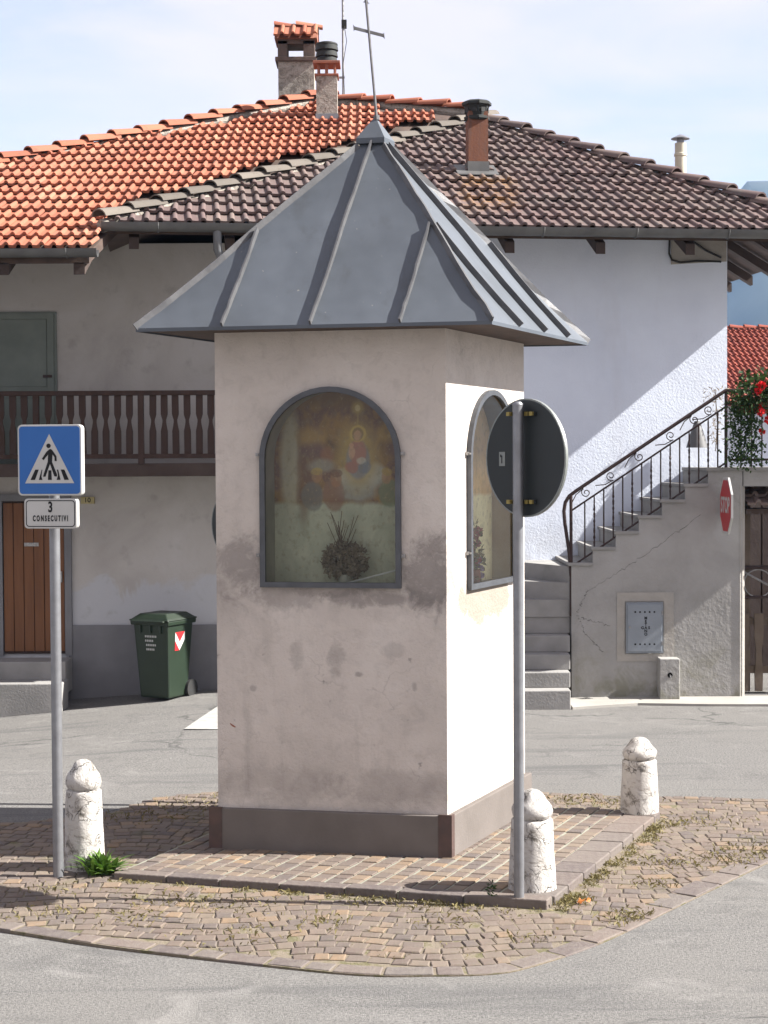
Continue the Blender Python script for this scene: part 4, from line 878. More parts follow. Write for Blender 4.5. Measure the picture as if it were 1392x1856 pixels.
b = MB(); b.lathe([(.12, .78), (.14, .79), (.13, .85), (.11, .86), (.145, .87), (.135, .94), (.115, .95), (.15, .96), (.14, 1.03), (.145, 1.04), (.14, 1.06), (.10, 1.075)], 18); b.build('cowl', 'black_cowl', c2, smooth=30)
# tv antenna
ta = thing('tv_antenna', (-.52, 22.55, 7.3), 'thin television aerial mast rising beside the chimneys', 'antenna')
b = MB(); b.tube([V(0, 0, -.6), V(0, 0, 2.6)], .016, 8); b.build('mast', 'antenna_alu', ta, smooth=50)
b = MB(); b.tube([V(-.04, 0, 1.52), V(.75, .1, 1.60)], .013, 6); bm0 = b.build('boom', 'antenna_alu', ta)
for k in range(7): b = MB(); x = .05+.1*k; b.tube([V(x-.08, -.16, 1.53+.01*k), V(x+.08, .18, 1.545+.01*k)], .005, 5); b.build('element', 'antenna_alu', bm0)
b = MB(); b.box(-.02, .05, -.03, .03, 1.08, 1.19); b.build('amplifier', 'black_cowl', ta)
for z in (.1, .42): b = MB(); b.box(-.12, .02, -.015, .015, z-.012, z+.012); b.build('wall_clamp', 'antenna_alu', ta)
b = MB(); b.tube([V(.02, -.03, 1.1), V(.05, -.04, .9), V(.0, -.03, .6), V(.02, -.03, .1)], .005, 5); b.build('aerial_cable', 'rubber', ta)

# ================================================================== OUTSIDE STAIRS
sg = thing('outside_staircase', (1.97, 17.4, 0), 'grey concrete outside staircase turning up along the white house', 'staircase')
# upper flight block with sloping, stepped top
T0 = [(0, 1.26)]; run, rise = .243, .165
prof_ = [(0, -.1), (1.80, -.1), (1.80, 2.25), (3.9, 2.25), (3.9, 2.26)]
mb = MB(); side = [V(.0, 0, -.1), V(1.80, 0, -.1), V(1.80, 0, 2.40)]
z = 2.40; x = 1.44; stp = [(1.44, 2.40)]
for k in range(6):
    stp.append((x, z-rise)); z -= rise; x -= run; stp.append((max(0, x), z))
side += [V(a, 0, c_) for a, c_ in stp]
if side[-1].x > .001: side.append(V(0, 0, z))
mb.prism(side, (0, 1.5, 0)); sw = mb.build('side_wall', 'stair_cement', sg)
b = MB(); b.prism([V(1.775, -.006, 0), V(1.835, .045, 0), V(1.835, .4, 0), V(1.775, .4, 0)], (0, 0, 2.24)); b.build('wall_corner', 'patch_cement', sw)
# treads of the upper flight: separate slabs, slightly proud
x = 1.44; z = 2.40; xs_ = []
for k in range(6):
    z -= rise; x0_ = x-run; b = MB(); b.box(x0_-.018, x-.002, -.022, 1.45, z+.001, z+.036); b.build('tread', 'step_stone', sg, bevel=.006); x -= run
b = MB(); b.box(1.42, 4.6, -.03, 1.45, 2.401, 2.44); b.build('landing', 'step_stone', sg, bevel=.006)
b = MB(); b.box(1.81, 4.6, .0, 1.45, 2.24, 2.40); b.build('landing_slab', 'stair_cement', sg)
# lower flight: five straight steps then winders round the corner post
zz = [0, .195, .355, .515, .69, .87]
for k in range(5):
    y0 = -.72+.20*k; b = MB(); b.box(-1.05, (-.09, -.072, -.05, -.03, -.006)[k], y0, 1.3, zz[k]-(.1 if k == 0 else 0), zz[k+1]); b.build('step', 'step_stone', sg, bevel=.01)
wz = [.87, 1.05, 1.23, 1.40]
angs = [180, 150, 118, 90]
for k in range(3):
    a0 = R(angs[k]); 
    pts = [V(-.004, .06, 0)]
    for a in [angs[k]-(angs[k]-90)*j/4 for j in range(5)]:
        r_ = min(1.05/max(1e-3, abs(math.cos(R(a)))), 1.27/max(1e-3, abs(math.sin(R(a))))); pts.append(V(-.004+r_*math.cos(R(a)), .06+r_*math.sin(R(a)), 0))
    b = MB(); b.prism([p+V(0, 0, wz[k]) for p in pts][::-1], (0, 0, wz[k+1]-wz[k])); b.build('step', 'step_stone', sg)
b = MB(); b.box(-.004, .25, .002, 1.2, 1.26, 1.40); 
# crack and mended patch on the side wall
def wav(p0, p1, n, amp, sd):
    rr = random.Random(sd); return [p0.lerp(p1, i/n)+V(rr.uniform(-amp, amp), 0, rr.uniform(-amp, amp)) for i in range(n+1)]
for p0, p1, sd in ((V(.06, -.001, .92), V(.16, -.001, 1.14), 1), (V(.16, -.001, 1.14), V(.62, -.001, 1.42), 2), (V(.62, -.001, 1.42), V(1.35, -.001, 1.93), 3), (V(.06, -.001, .9), V(.14, -.001, .70), 4), (V(.14, -.001, .7), V(.33, -.001, .5), 6), (V(.1, -.001, .86), V(.4, -.001, .78), 5)):
    b = MB(); pa = wav(p0, p1, 26, .014, sd); vs = []
    for i, p in enumerate(pa): hw = random.uniform(.0008, .0028); vs += [p+V(0, 0, hw), p-V(0, 0, hw)]
    b.add(vs, [(2*i, 2*i+1, 2*i+3, 2*i+2) for i in range(len(pa)-1)]); b.build('crack', 'crack_dark', sw)
# cement surround and gas cabinet
b = MB(); x0, x1, z0, z1 = .478, 1.076, .402, 1.128; i0, i1, k0, k1 = .56, .97, .48, 1.035
for q in ((x0, x1, k1, z1), (x0, x1, z0, k0), (x0, i0, k0, k1), (i1, x1, k0, k1)): b.box(q[0], q[1], -.008, .004, q[2], q[3])
b.build('cement_surround', 'patch_cement', sw)
gc = thing('gas_cabinet', (2.736, 17.39, .495), 'pale blue grey metal gas cabinet set in stair wall', 'cabinet')
b = MB(); b.box(-.195, .195, -.02, .0, -.005, .53); b.build('frame', 'cabinet_paint', gc)
b = MB(); b.box(-.18, .178, -.032, -.02, .012, .512); gdoor = b.build('door', 'cabinet_paint', gc, bevel=.004)
hm = MB(); hm.lathe([(.010, 0), (.010, .001)], 10); hme = hm.mesh('vent_hole', 'black_paint')
for zv in (.43, .09):
    for k in range(5): inst('vent_hole', hme, gdoor, Matrix.Translation((-.1+.05*k, -.0335, zv)) @ UPRIGHT)
for i, ch_ in enumerate('METANO'): put('lettering', text_mesh(ch_, .04, 'black_paint', .0012), gdoor, Matrix.Translation((.01, -.0335, .365-.034*i)) @ UPRIGHT)
put('lettering', text_mesh('G', .04, 'black_paint', .0012), gdoor, Matrix.Translation((-.025, -.0335, .263)) @ UPRIGHT); put('lettering', text_mesh('S', .04, 'black_paint', .0012), gdoor, Matrix.Translation((.045, -.0335, .263)) @ UPRIGHT)
b = MB(); b.lathe([(.012, 0), (.012, .012)], 10); b.build('lock', 'bolt_steel', gdoor, mtx=Matrix.Translation((-.16, -.032, .27)) @ UPRIGHT)
for zv in (.42, .1): b = MB(); b.box(.176, .19, -.036, -.02, zv-.02, zv+.02); b.build('hinge', 'bolt_steel', gc)
wp = thing('water_post', (2.975, 17.30, .022), 'small grey concrete post with round tap hole under gas cabinet', 'post')
b = MB(); b.box(-.105, .105, -.09, .098, 0, .425); b.build('body', 'stair_cement', wp, bevel=.008)
b = MB(); b.lathe([(.027, 0), (.027, .004), (.020, .004), (.020, .0)], 14); b.build('hole_rim', 'black_paint', wp, mtx=Matrix.Translation((.0, -.0905, .255)) @ UPRIGHT)
b = MB(); b.tube([V(0, -.09, .255), V(0, -.13, .25), V(-.005, -.14, .235)], .008, 6); b.build('spout', 'bolt_steel', wp)
# railing
rl = thing('stair_railing', (1.97, 17.43, 0), 'dark brown wrought iron railing with scrolls along the outside stairs', 'railing')
b = MB(); b.tube([V(.0, 0, .88), V(0, 0, 2.16)], .017, 8); b.build('post', 'iron_paint', rl, smooth=50)
b = MB(); b.tube([V(1.632, 0, 2.40), V(1.632, 0, 3.25)], .017, 8); b.build('post', 'iron_paint', rl, smooth=50)
slp = (3.25-2.16)/1.632
b = MB(); b.tube([V(0, 0, 1.30), V(-.02, 0, 1.55), V(-.065, 0, 1.86), V(-.075, 0, 1.99), V(-.06, 0, 2.08), V(-.02, 0, 2.145), V(.06, 0, 2.205), V(1.632, 0, 3.25), V(1.9, 0, 3.25)], .019, 8); b.build('handrail', 'iron_paint', rl, smooth=60)
for z0 in (1.99, 1.40): b = MB(); b.tube([V(.0, 0, z0), V(1.632, 0, z0+slp*1.632)], .011, 6); b.build('rail', 'iron_paint', rl)
for k in range(15):
    x = .145+.1*k; z0 = 1.40+slp*x; z1 = 1.99+slp*x
    b = MB()
    if k % 2: b.tube([V(x, 0, z0+(z1-z0)*j/24) for j in range(25)], [.0085+(.0045*math.sin(j*math.pi/2.4)**2 if 3 < j < 21 else 0) for j in range(25)], 4, twist=.5)
    else: b.tube([V(x, 0, z0), V(x, 0, z1)], .0085, 6)
    b.build('baluster', 'iron_paint', rl)
def scroll(c, r_, a0, turns, ax1, ax2, n=22): return [c+(ax1*math.cos(a0+turns*2*math.pi*i/n)+ax2*math.sin(a0+turns*2*math.pi*i/n))*r_*(1-.75*i/n) for i in range(n+1)]
dx_ = V(1, 0, slp).normalized(); dz_ = V(-slp, 0, 1).normalized()
for x, sg_ in ((.16, 1), (.42, -1), (.72, 1), (1.05, -1), (1.30, 1), (1.45, -1)):
    c0 = V(x, 0, 2.075+slp*x); b = MB(); b.tube(scroll(c0, .052, math.pi/2*sg_, 1.3*sg_, dx_, dz_), .0055, 5)
    st0 = c0+(dx_*math.cos(math.pi/2*sg_)+dz_*math.sin(math.pi/2*sg_))*.052; b.tube([st0, st0-dx_*.1*1-dz_*.01*sg_, st0-dx_*.19-dz_*.06*sg_], .0055, 5); b.build('scroll', 'iron_paint', rl)
# landing railing and geranium box
lr = thing('landing_railing', (3.70, 17.43, 2.44), 'dark iron railing of the stair landing beneath red geraniums', 'railing')
for z in (.08, .80): b = MB(); b.tube([V(-.06, 0, z), V(2.4, 0, z)], .014, 6); b.build('rail', 'iron_paint', lr)
for k in range(20): b = MB(); x = .06+.11*k; b.tube([V(x, 0, .0), V(x, 0, .80)], .008, 6); b.build('baluster', 'iron_paint', lr)
fb = thing('geranium_box', (4.25, 17.28, 3.0), 'window box of red geraniums with trailing greenery on stair landing', 'flowers')
b = MB(); b.box(-.55, 1.6, -.09, .09, 0, .16); b.build('planter', 'terracotta_plain', fb, bevel=.008)
b = MB()
for i in range(1500):
    x = random.uniform(-.55, 1.6); zc = .26+.10*noise.noise(V(x*3, 0, 0)); p = V(x, random.gauss(-.02, .09), zc+random.gauss(0, .09)); leaf(b, p, V(random.gauss(0, 1), random.gauss(-.5, 1), random.gauss(.2, .8)), random.uniform(.04, .07), random.uniform(.04, .07), tint=random.random())
for i in range(1500):
    x = random.choice((-.62, -.56, -.48, -.4))+random.gauss(0, .05); L = random.random(); p = V(x, -.13+random.gauss(0, .04), .22-.75*L+random.gauss(0, .03)); leaf(b, p, V(random.gauss(0, .6), random.gauss(-.4, .6), random.gauss(-.5, .6)), random.uniform(.03, .055), random.uniform(.02, .035), tint=random.random())
for i in range(900):
    x = random.uniform(-.3, 1.6); L = random.random(); p = V(x, -.12+random.gauss(0, .04), .2-.35*L*(.6+.6*noise.noise(V(x*4, 7, 0)))); leaf(b, p, V(random.gauss(0, .6), random.gauss(-.4, .6), random.gauss(-.3, .6)), random.uniform(.035, .06), random.uniform(.03, .05), tint=random.random())
b.build('foliage', 'geranium_leaf', fb)
for i in range(34):
    x = random.uniform(-.40, .1) if i < 17 else random.uniform(.1, 1.5); z = random.choice((random.uniform(.25, .42), random.uniform(.05, .3), random.uniform(-.3, .1))); b = MB(); bloom(b, V(0, 0, 0), random.uniform(.032, .05), 34); b.build('blossom', 'geranium_red', fb, loc=(x, -.15+random.gauss(0, .03), z))
# gate under the landing with tiled canopy
gtq = thing('yard_gate', (3.80, 17.75, .02), 'weathered brown wooden yard gate beside the stair wall', 'gate')
b = MB()
for z in (.20, .72): b = MB(); b.box(.0, 2.0, .025, .06, z, z+.08); b.build('rail', 'gate_wood', gtq)
pk = [(.04, 0), (.045, .2), (.032, .34), (.032, .46), (.05, .60), (.05, .84)]; pts = [V(x, 0, z) for x, z in pk]+[V(-x, 0, z) for x, z in reversed(pk)]; pb = MB(); pb.prism(pts, (0, .024, 0)); pme = pb.mesh('picket', 'gate_wood')
for k in range(12): inst('picket', pme, gtq, Matrix.Translation((.07+.155*k, 0, .0+random.uniform(-.01, .01))))
b = MB(); b.tube([V(0, .03, 1.34), V(2, .03, 1.34)], .022, 8); b.build('top_bar', 'iron_paint', gtq); b = MB(); b.tube([V(0, .03, 1.02), V(2, .03, 1.02)], .018, 8); b.build('bar', 'iron_paint', gtq)
b = MB(); b.tube([V(.22+.15*math.cos(a), .03, 1.17+.15*math.sin(a)) for a in [2*math.pi*k/20 for k in range(20)]], .008, 5, closed=True); b.build('ring', 'antenna_alu', gtq)
b = MB(); b.tube([V(0, .03, 1.33), V(.35, .03, 1.14)], .012, 5); b.build('brace', 'antenna_alu', gtq)
b = MB(); b.box(.06, .14, .04, .12, 0, 2.1); b.build('gate_post', 'gate_wood', gtq)
cn = thing('gate_canopy', (3.82, 17.45, 2.0), 'little dark tiled canopy over the yard gate beside stairs', 'canopy')
b = MB(); b.box(0, 2.0, .0, .5, -.06, .0); cdk = b.build('frame', 'beam_wood', cn)
ty = V(0, .45, .2).normalized()
lay_tiles(cdk, V(0, -.05, .02), V(1, 0, 0), ty, [(0, -.1), (2, -.1), (2, .55), (0, .55)], .292, .19, tile_mesh(.292, .19, 2, .036, 'brown_tile', 'canopy_tile'), 'canopy_tile')
sh_ = thing('yard_shed', (3.9, 19.6, 0), 'dark wooden shed wall seen through the yard gate', 'shed')
b = MB(); b.box(-.0, 4, 0, .2, 0, 2.4); b.build('wall', 'beam_wood', sh_)
for k in range(14): b = MB(); b.box(.02+.28*k, .28*(k+1), -.025, 0, 0, 2.38); b.build('board', 'beam_wood', sh_)

# stop sign on the stair wall
sp = thing('stop_sign', (3.53, 17.10, 2.045), 'red octagonal stop sign turned edge-on, fixed to the stair wall', 'sign', R(-90.3))
def octo(r_): return [(r_*math.cos(R(22.5+45*k)), r_*math.sin(R(22.5+45*k))) for k in range(8)]
b = MB(); b.prism([V(x, 0, z) for x, z in octo(.315)], (0, .02, 0)); sb = b.build('plate', 'sign_white', sp)
b = MB(); b.prism([V(x, -.003, z) for x, z in octo(.285)], (0, .003, 0)); b.build('red_field', 'sign_red', sb)
put('lettering', text_mesh('STOP', .225, 'sign_white', .006, xs=.82), sb, Matrix.Translation((0, -.0045, 0)) @ UPRIGHT)
b = MB(); b.box(-.34, -.2, .02, .05, -.02, .02); b.build('bracket', 'galv_steel', sp)

# ================================================================== SIGNS
ps = thing('crossing_sign', (-1.972, 9.90, 0), 'blue pedestrian crossing sign with white panel below on grey pole', 'sign')
b = MB(); b.tube([V(0, 0, -.05), V(-.0, 0, 2.72)], .032, 16); b.build('pole', 'galv_steel', ps, smooth=50)
def rrect(w_, h_, r_, n=5):
    o = []
    for cx, cz, a0 in ((w_/2-r_, h_/2-r_, 0), (-w_/2+r_, h_/2-r_, 90), (-w_/2+r_, -h_/2+r_, 180), (w_/2-r_, -h_/2+r_, 270)):
        for k in range(n+1): a = R(a0+90*k/n); o.append((cx+r_*math.cos(a), cz+r_*math.sin(a)))
    return o
def flat(pts, y, th=.001): b = MB(); b.prism([V(x, y, z) for x, z in pts], (0, th, 0)); return b
yaw = Matrix.Rotation(R(-9), 4, 'Z')
SM = Matrix.Translation((.0, -.03, 2.53)) @ yaw
b = MB(); b.prism([V(x, -.055, z) for x, z in rrect(.395, .42, .025)], (0, .055, 0)); sb = b.build('sign_box', 'sign_white', ps, mtx=SM, bevel=.002)
flat(rrect(.375, .40, .02), -.057, .0018).build('blue_field', 'sign_blue', sb)
b = flat([(-.152, -.137), (.152, -.137), (0, .155)], -.0588, .0015); b.build('white_triangle', 'sign_white', sb)
def blk(pts, nm): b = flat(pts, -.0602, .0012); b.build(nm, 'black_paint', sb)
blk([(-.004+.0135*math.cos(2*math.pi*k/14), .085+.0135*math.sin(2*math.pi*k/14)) for k in range(14)], 'figure_head')
blk([(.010, .066), (.020, .058), (.044, .024), (.046, -.006), (.033, -.006), (.032, .018), (.020, .034), (.017, -.012), (.048, -.088), (.044, -.098), (.030, -.096), (.004, -.022), (-.025, -.098), (-.040, -.098), (-.036, -.084), (-.010, -.010), (-.007, .034), (-.035, .000), (-.046, .008), (-.018, .048), (.000, .064)][::-1], 'figure_body')
for pts in ([(-.118, -.117), (-.090, -.117), (-.066, -.056), (-.088, -.056)], [(-.066, -.117), (-.044, -.117), (-.050, -.098), (-.047, -.075), (-.044, -.056), (-.048, -.056)], [(-.010, -.117), (.014, -.117), (.012, -.060), (-.006, -.060)], [(.044, -.117), (.068, -.117), (.054, -.056), (.046, -.056), (.053, -.09)], [(.092, -.117), (.120, -.117), (.092, -.056), (.070, -.056)]): blk(pts, 'stripe')
SM2 = Matrix.Translation((.0, -.03, 2.213)) @ yaw
b = MB(); b.prism([V(x, -.05, z) for x, z in rrect(.325, .178, .022)], (0, .05, 0)); sb2 = b.build('sub_panel', 'sign_white', ps, mtx=SM2, bevel=.002)
b = MB(); o_ = rrect(.305, .158, .02); i_ = rrect(.295, .148, .016); n = len(o_); b.add([V(x, -.0515, z) for x, z in o_]+[V(x, -.0515, z) for x, z in i_], [(k, (k+1) % n, n+(k+1) % n, n+k) for k in range(n)]); b.build('black_border', 'black_paint', sb2)
put('lettering', text_mesh('3', .085, 'black_paint', .0025, xs=.7), sb2, Matrix.Translation((0, -.0515, .036)) @ UPRIGHT)
put('lettering', text_mesh('CONSECUTIVI', .046, 'black_paint', .0018, xs=.52, spacing=1.55), sb2, Matrix.Translation((0, -.0515, -.030)) @ UPRIGHT)
for z in (2.40, 2.66, 2.2): b = MB(); b.tube([V(.036*math.cos(a), .036*math.sin(a), z) for a in [2*math.pi*k/14 for k in range(14)]], .008, 5, closed=True); b.build('clamp', 'galv_steel', ps)

def round_sign(loc, yawd, zc, r_, label, pole_top):
    t = thing('round_sign', loc, label, 'sign', 0)
    b = MB(); b.tube([V(0, 0, -.05), V(0, 0, pole_top)], .029, 16); b.lathe([(.03, pole_top), (.03, pole_top+.008), (.018, pole_top+.02)], 14); b.build('pole', 'galv_steel', t, smooth=45)
    nb = V(-math.sin(R(yawd)), -math.cos(R(yawd)), 0); ctr = V(0, 0, zc)-nb*.052; tx = V(math.cos(R(yawd)), -math.sin(R(yawd)), 0)
    mt = Matrix(((tx.x, nb.x, 0, 0), (tx.y, nb.y, 0, 0), (0, 0, 1, 0), (0, 0, 0, 1))); mt.translation = ctr
    n = 48
    b = MB(); ring = [V(r_*math.cos(2*math.pi*k/n), 0, r_*math.sin(2*math.pi*k/n)) for k in range(n)]; b.prism(ring, (0, -.004, 0)); dk = b.build('disc', 'sign_back', t, mtx=mt)
    b = MB(); b.add([p+V(0, .001, 0) for p in ring]+[p+V(0, -.02, 0) for p in ring]+[p*.975+V(0, -.02, 0) for p in ring]+[p*.975+V(0, .001, 0) for p in ring], [((k+1) % n+a*n, k+a*n, k+((a+1) % 4)*n, (k+1) % n+((a+1) % 4)*n) for a in range(4) for k in range(n)]); b.build('rim', 'sign_edge', dk, smooth=35)
    b = MB(); b.prism([p*.97+V(0, -.0041, 0) for p in ring], (0, -.002, 0)); b.build('face', 'sign_white', dk)
    for z in (-.245, .245):
        b = MB(); b.box(-.05, .10, .004, .018, z-.013, z+.013); b.build('clamp_bar', 'sign_back', dk)
        for x in (-.038, .042, .082): b2 = MB(); b2.box(x-.014, x+.012, .018, .092 if x < 0 else .03, z-.011, z+.011); b2.build('clamp', 'clamp_brass', dk)
    b = MB(); b.box(-.215, -.165, .0005, .003, -.045, .035); st = b.build('sticker', 'sign_edge', dk)
    b = MB(); b.box(-.195, -.188, .003, .0045, -.03, .015); b.box(-.205, -.197, .003, .0045, .005, .02); b.build('sticker_print', 'black_paint', st)
    return t
round_sign((.748, 9.237, 0), 53, 2.527, .332, 'round traffic sign seen from its dark back, in front of shrine', 2.82)
round_sign((-1.085, 12.05, 0), 40, 2.06, .30, 'round traffic sign mostly hidden behind the left edge of shrine', 2.4)

# ================================================================== BOLLARDS
def bollard(loc, h, rb, rt_, seed, label, tilt=(0, 0)):
    t = thing('stone_bollard', loc, label, 'bollard', group='whitewashed stone bollards round the shrine')
    zr = h*.735; hc = h-zr
    b = MB(); b.lathe([(rb*1.0, -.08)]+[(rb+(rt_-rb)*k/12, zr*k/12) for k in range(12)]+[(rt_*1.0, zr-.012), (rt_*.93, zr-.002), (rt_*.80, zr+.0)], 44, wob=.0035, seed=seed, tilt=tilt); b.build('shaft', 'whitewash', t, smooth='all')
    b = MB(); b.lathe([(rt_*.80, zr-.012), (rt_*.84, zr+.004), (rt_*.95, zr+hc*.08), (rt_*1.0, zr+hc*.22), (rt_*.99, zr+hc*.36), (rt_*.91, zr+hc*.47), (rt_*.80, zr+hc*.57), (rt_*.69, zr+hc*.66), (rt_*.61, zr+hc*.76), (rt_*.52, zr+hc*.86), (rt_*.36, zr+hc*.95), (rt_*.18, zr+hc*.99), (rt_*.02, zr+hc)], 44, wob=.0055, seed=seed+3, tilt=tilt); b.build('cap', 'whitewash', t, smooth='all')
    return t
bollard((-1.855, 10.12, 0), .695, .128, .108, 1.0, 'white stone bollard with weed at its foot beside crossing sign')
bollard((.842, 9.46, 0), .625, .142, .119, 4.0, 'white stone bollard right behind the round sign pole')
bollard((1.778, 11.52, 0), .578, .138, .118, 9.0, 'white stone bollard standing alone at back right platform corner')

# ================================================================== WHEELED BIN
wb = thing('wheeled_bin', (-2.40, 17.92, gz(-2.4, 17.9)), 'dark green wheeled rubbish bin standing against the old house wall', 'bin', R(-27))
def frust(b, x0, y0, z0, x1, y1, z1): b.add([(-x0, -y0, z0), (x0, -y0, z0), (x0, y0, z0), (-x0, y0, z0), (-x1, -y1, z1), (x1, -y1, z1), (x1, y1, z1), (-x1, y1, z1)], [(3, 2, 1, 0), (4, 5, 6, 7), (0, 1, 5, 4), (1, 2, 6, 5), (2, 3, 7, 6), (3, 0, 4, 7)])
b = MB(); frust(b, .185, .18, .03, .225, .245, .84); b.build('body', 'bin_green', wb, bevel=.02)
b = MB(); frust(b, .245, .265, .82, .25, .27, .865); b.build('rim', 'bin_green', wb, bevel=.008)
b = MB(); frust(b, .255, .285, .866, .25, .28, .885); frust(b, .24, .27, .884, .17, .2, .94); b.build('lid', 'bin_lid', wb, bevel=.012)
b = MB(); b.tube([V(-.2, .31, .87), V(.2, .31, .87)], .014, 8); b.build('handle', 'bin_lid', wb)
for sx in (-1, 1):
    b = MB(); b.tube([V(sx*.17, .22, .1), V(sx*.225, .22, .1)], .1, 18); b.build('wheel', 'rubber', wb, smooth=50)
b = MB(); b.box(-.21, .21, -.315, -.262, .855, .875); b.build('front_grip', 'bin_lid', wb, bevel=.008)
for sx in (-.13, 0, .13):
    b = MB(); b.box(sx-.012, sx+.012, -.262, -.235, .74, .82); b.build('rib', 'bin_green', wb)
def bfront(x, z, off=.004): t_ = (z-.03)/.81; return V(x, -(.18+.065*t_)-off, z)
tilt = Matrix.Rotation(math.atan(.065/.81), 4, 'X')
for i, ln in enumerate((.16, .13, .14, .13)):
    for k in range(int(ln/.022)):
        b = MB(); b.box(-.007, .007, -.0012, .0, -.011, .011); b.build('lettering', 'sign_white', wb, mtx=Matrix.Translation(bfront(-.07+.022*k+(.01 if i > 1 else 0), .70-.047*i, .003)) @ tilt)
def bside(y, z, off=.003): t_ = (z-.03)/.81; return V((.185+.04*t_)+off, y, z)
for pts, mt_ in (([(-.10, .74), (.08, .74), (-.01, .63)], 'sign_red'), ([(-.10, .74), (-.01, .63), (.08, .74), (.08, .65), (-.01, .54), (-.10, .65)], 'sign_white'), ([(-.10, .65), (-.01, .54), (-.10, .54)], 'sign_red')):
    b = MB(); b.poly([bside(y, z) for y, z in pts]); b.build('reflector', mt_, wb)

# ================================================================== FAR HOUSE
fh = thing('far_house', (12.0, 42, 0), 'distant house with red tiled roof to the right of stairs', 'house')
b = MB(); b.box(-3.6, 6, 0, 8, 0, 4.2); b.build('wall', 'house_plaster', fh)
b = MB(); r0, r1 = V(-1.2, 4.0, 6.1), V(6, 4.0, 6.1)
c_ = [V(-4.4, -.8, 4.1), V(6.8, -.8, 4.1), V(6.8, 8.8, 4.1), V(-4.4, 8.8, 4.1)]
c_ = [V(-4.4, -.8, 3.9), V(6.8, -.8, 3.9), V(6.8, 8.8, 3.9), V(-4.4, 8.8, 3.9)]; rr = [V(-4.4, 4, 6.15), V(6.8, 4, 6.15)]
b.add(c_+rr, [(0, 1, 5, 4), (2, 3, 4, 5), (1, 2, 5), (3, 0, 4), (3, 2, 1, 0)]); fr_ = b.build('roof', 'red_far_tile', fh)
tmf = tile_mesh(.30, .36, 2, .045, 'red_far_tile', 'far_tile'); b = MB(); ett = V(0, 4.8, 2.25).normalized(); en = V(1, 0, 0).cross(ett)
mt0 = Matrix(((1, 0, 0, 0), (0, ett.y, en.y, 0), (0, ett.z, en.z, 0), (0, 0, 0, 1)))
for r_ in range(15):
    for k in range(26):
        mt = mt0.copy(); mt.translation = V(-4.4+.30*k, -.8, 3.9)+ett*(.36*r_)+en*.01; b.add([mt @ q.co for q in tmf.vertices], [tuple(p.vertices) for p in tmf.polygons], .001+random.random())
tag(b.build('roof_tiles', 'red_far_tile', fr_), kind='stuff')
hip_tiles(fr_, V(-4.4, 4, 6.15), V(3, 4, 6.15), 'red_far_tile', 'ridge_tile', .4, .12)

# ================================================================== PLANTS
wd = thing('dandelion_weed', (-1.72, 9.95, iz(-1.7)), 'bright green leafy weed at the foot of the left bollard', 'plant')
b = MB()
for i in range(120):
    a = random.uniform(0, 2*math.pi); L = random.uniform(.11, .28); el = random.uniform(.6, 1.4); d0 = V(math.cos(a)*math.cos(el)*1.2, math.sin(a)*math.cos(el)*.7, math.sin(el)); p = V(random.gauss(0, .035), random.gauss(0, .02), 0); tn = random.random(); pv_ = None; n = 5; sd = d0.cross(V(0, 0, 1)).normalized(); wv = random.uniform(.010, .02)
    vs = []
    for j in range(n+1):
        t_ = j/n; q = p+d0*L*t_+V(0, 0, -.35*L*t_*t_); w_ = wv*math.sin(math.pi*min(.97, .12+t_*.88))*(1.25 if j % 2 else .75); vs += [q+sd*w_, q-sd*w_]
    b.add(vs, [(2*j, 2*j+1, 2*j+3, 2*j+2) for j in range(n)], .001+tn*.99)
b.build('leaves', 'weed_leaf', wd)
gr = MB()
def tuft(x, y, z, n, spread, hgt, sx=1):
    for i in range(n):
        p = V(x+random.gauss(0, spread)*sx, y+random.gauss(0, spread), z)
        if not inside((p.x, p.y), island) or edge_dist((p.x, p.y)) < .03: continue
        d0 = V(random.gauss(0, .6), random.gauss(0, .6), 1).normalized(); L = hgt*random.uniform(.4, 1.2); w_ = V(random.uniform(-1, 1), random.uniform(-1, 1), 0).normalized()*.0022
        gr.add([p-w_, p+w_, p+d0*L*.6+w_*.7+V(0, 0, 0), p+d0*L+V(random.gauss(0, .01), random.gauss(0, .01), -.2*L)], [(0, 1, 2, 3)], .001+random.random()*.99)
for k in range(38):
    b_ = random.uniform(-.05, LV*.95); p = PP(LU+.03+abs(random.gauss(0, .05)), b_); tuft(p.x, p.y, iz(p.x), 24, .03, .035)
for k in range(46):
    a_ = random.uniform(0, LU); p = PP(a_, -.03-abs(random.gauss(0, .04))); tuft(p.x, p.y, iz(p.x), 10, .025, .03)
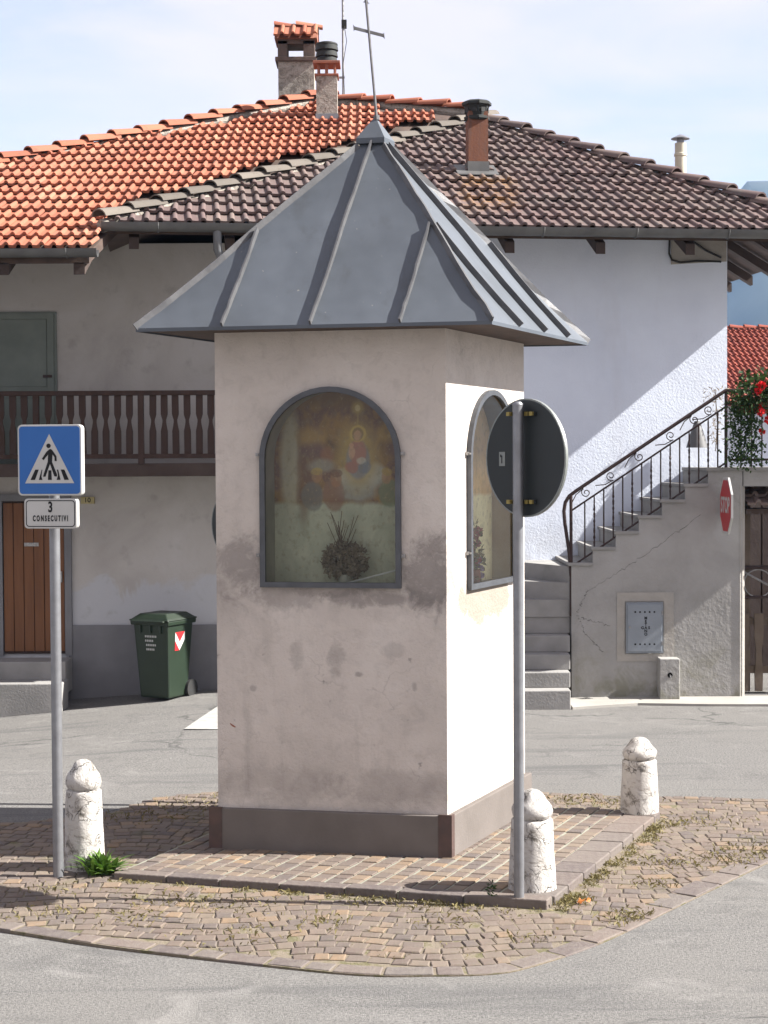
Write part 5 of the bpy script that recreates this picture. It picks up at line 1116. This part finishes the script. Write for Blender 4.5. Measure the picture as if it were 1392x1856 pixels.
for (x, y, n, s_) in ((1.05, 9.35, 160, .05), (.95, 9.28, 120, .05), (1.35, 9.0, 150, .08), (1.42, 8.95, 120, .08), (2.2, 10.3, 200, .12), (2.45, 10.55, 200, .12), (1.75, 10.2, 120, .1), (1.6, 9.7, 60, .06), (2.1, 11.4, 120, .12), (-1.2, 9.35, 110, .09), (-.9, 9.2, 70, .08), (-1.45, 9.0, 80, .1), (-.35, 8.9, 70, .08), (.3, 8.9, 60, .1), (-1.9, 9.1, 70, .1), (-1.95, 9.6, 50, .07), (-.6, 12.35, 100, .1), (1.35, 12.1, 160, .12), (1.7, 12.0, 120, .1), (-1.4, 12.0, 140, .15), (-1.7, 11.6, 120, .15), (.2, 9.25, 60, .06), (.45, 9.2, 60, .05), (-.1, 9.3, 50, .05), (.75, 8.6, 40, .06), (-.8, 8.6, 50, .1), (1.95, 11.3, 100, .06)): tuft(x, y, iz(x), n, s_, .042, 1.5)
for i in range(90):
    x, y = random.uniform(-2.3, 2.7), random.uniform(8.3, 12.1)
    if inside((x, y), island) and not inside((x, y), plat) and edge_dist((x, y)) > .2: tuft(x, y, iz(x), 14, .04, .02, 1.6)
tag(gr.build('joint_grass', 'dry_grass'), 'dry yellowish grass growing in joints of the cobbled island', 'grass', kind='stuff')
o = thing('platform_weed', PP(LU-.33, .02, ZP)+V(0, -.02, 0), 'tiny dark sprig growing by platform edge next to right bollard', 'plant')
b = MB()
for i in range(26): leaf(b, V(random.gauss(0, .012), random.gauss(0, .01), random.uniform(0, .09)), V(random.gauss(0, 1), random.gauss(0, 1), .6), .03, .012, tint=.05+random.random()*.4)
b.build('leaves', 'geranium_leaf', o)
o = thing('fallen_leaf', (1.10, 9.26, iz(1.1)+.016), 'curled orange dead leaf lying on cobbles by right bollard', 'leaf', .4)
b = MB()
for i in range(5): leaf(b, V(-.03+.015*i, random.uniform(-.01, .01), .004), V(1, random.gauss(0, .5), random.uniform(.1, .6)), .04, .03, tint=random.random())
b.build('blade', 'dead_leaf', o)
o = thing('step_fern', (-4.28, 17.5, .0), 'small green plant growing at foot of the door steps', 'plant')
b = MB()
for i in range(70): a = random.uniform(0, 6.28); leaf(b, V(random.gauss(0, .03), random.gauss(0, .03), random.uniform(0, .1)), V(math.cos(a), math.sin(a), random.uniform(.3, 1.5)), random.uniform(.08, .16), .025, tint=random.random())
b.build('leaves', 'weed_leaf', o)

# ================================================================== AIR
hzm = NT('air'); vp = hzm.n('ShaderNodeVolumePrincipled'); vp.inputs['Color'].default_value = (.36, .60, 1, 1); vp.inputs['Density'].default_value = .00019; vp.inputs['Anisotropy'].default_value = 0
hzm.t.nodes.remove(hzm.b); hzm.l(vp.outputs[0], hzm.out.inputs['Volume'])
b = MB(); b.box(-900, 2300, -120, 2100, -5, 345); tag(b.build('haze', 'air'), kind='stuff')
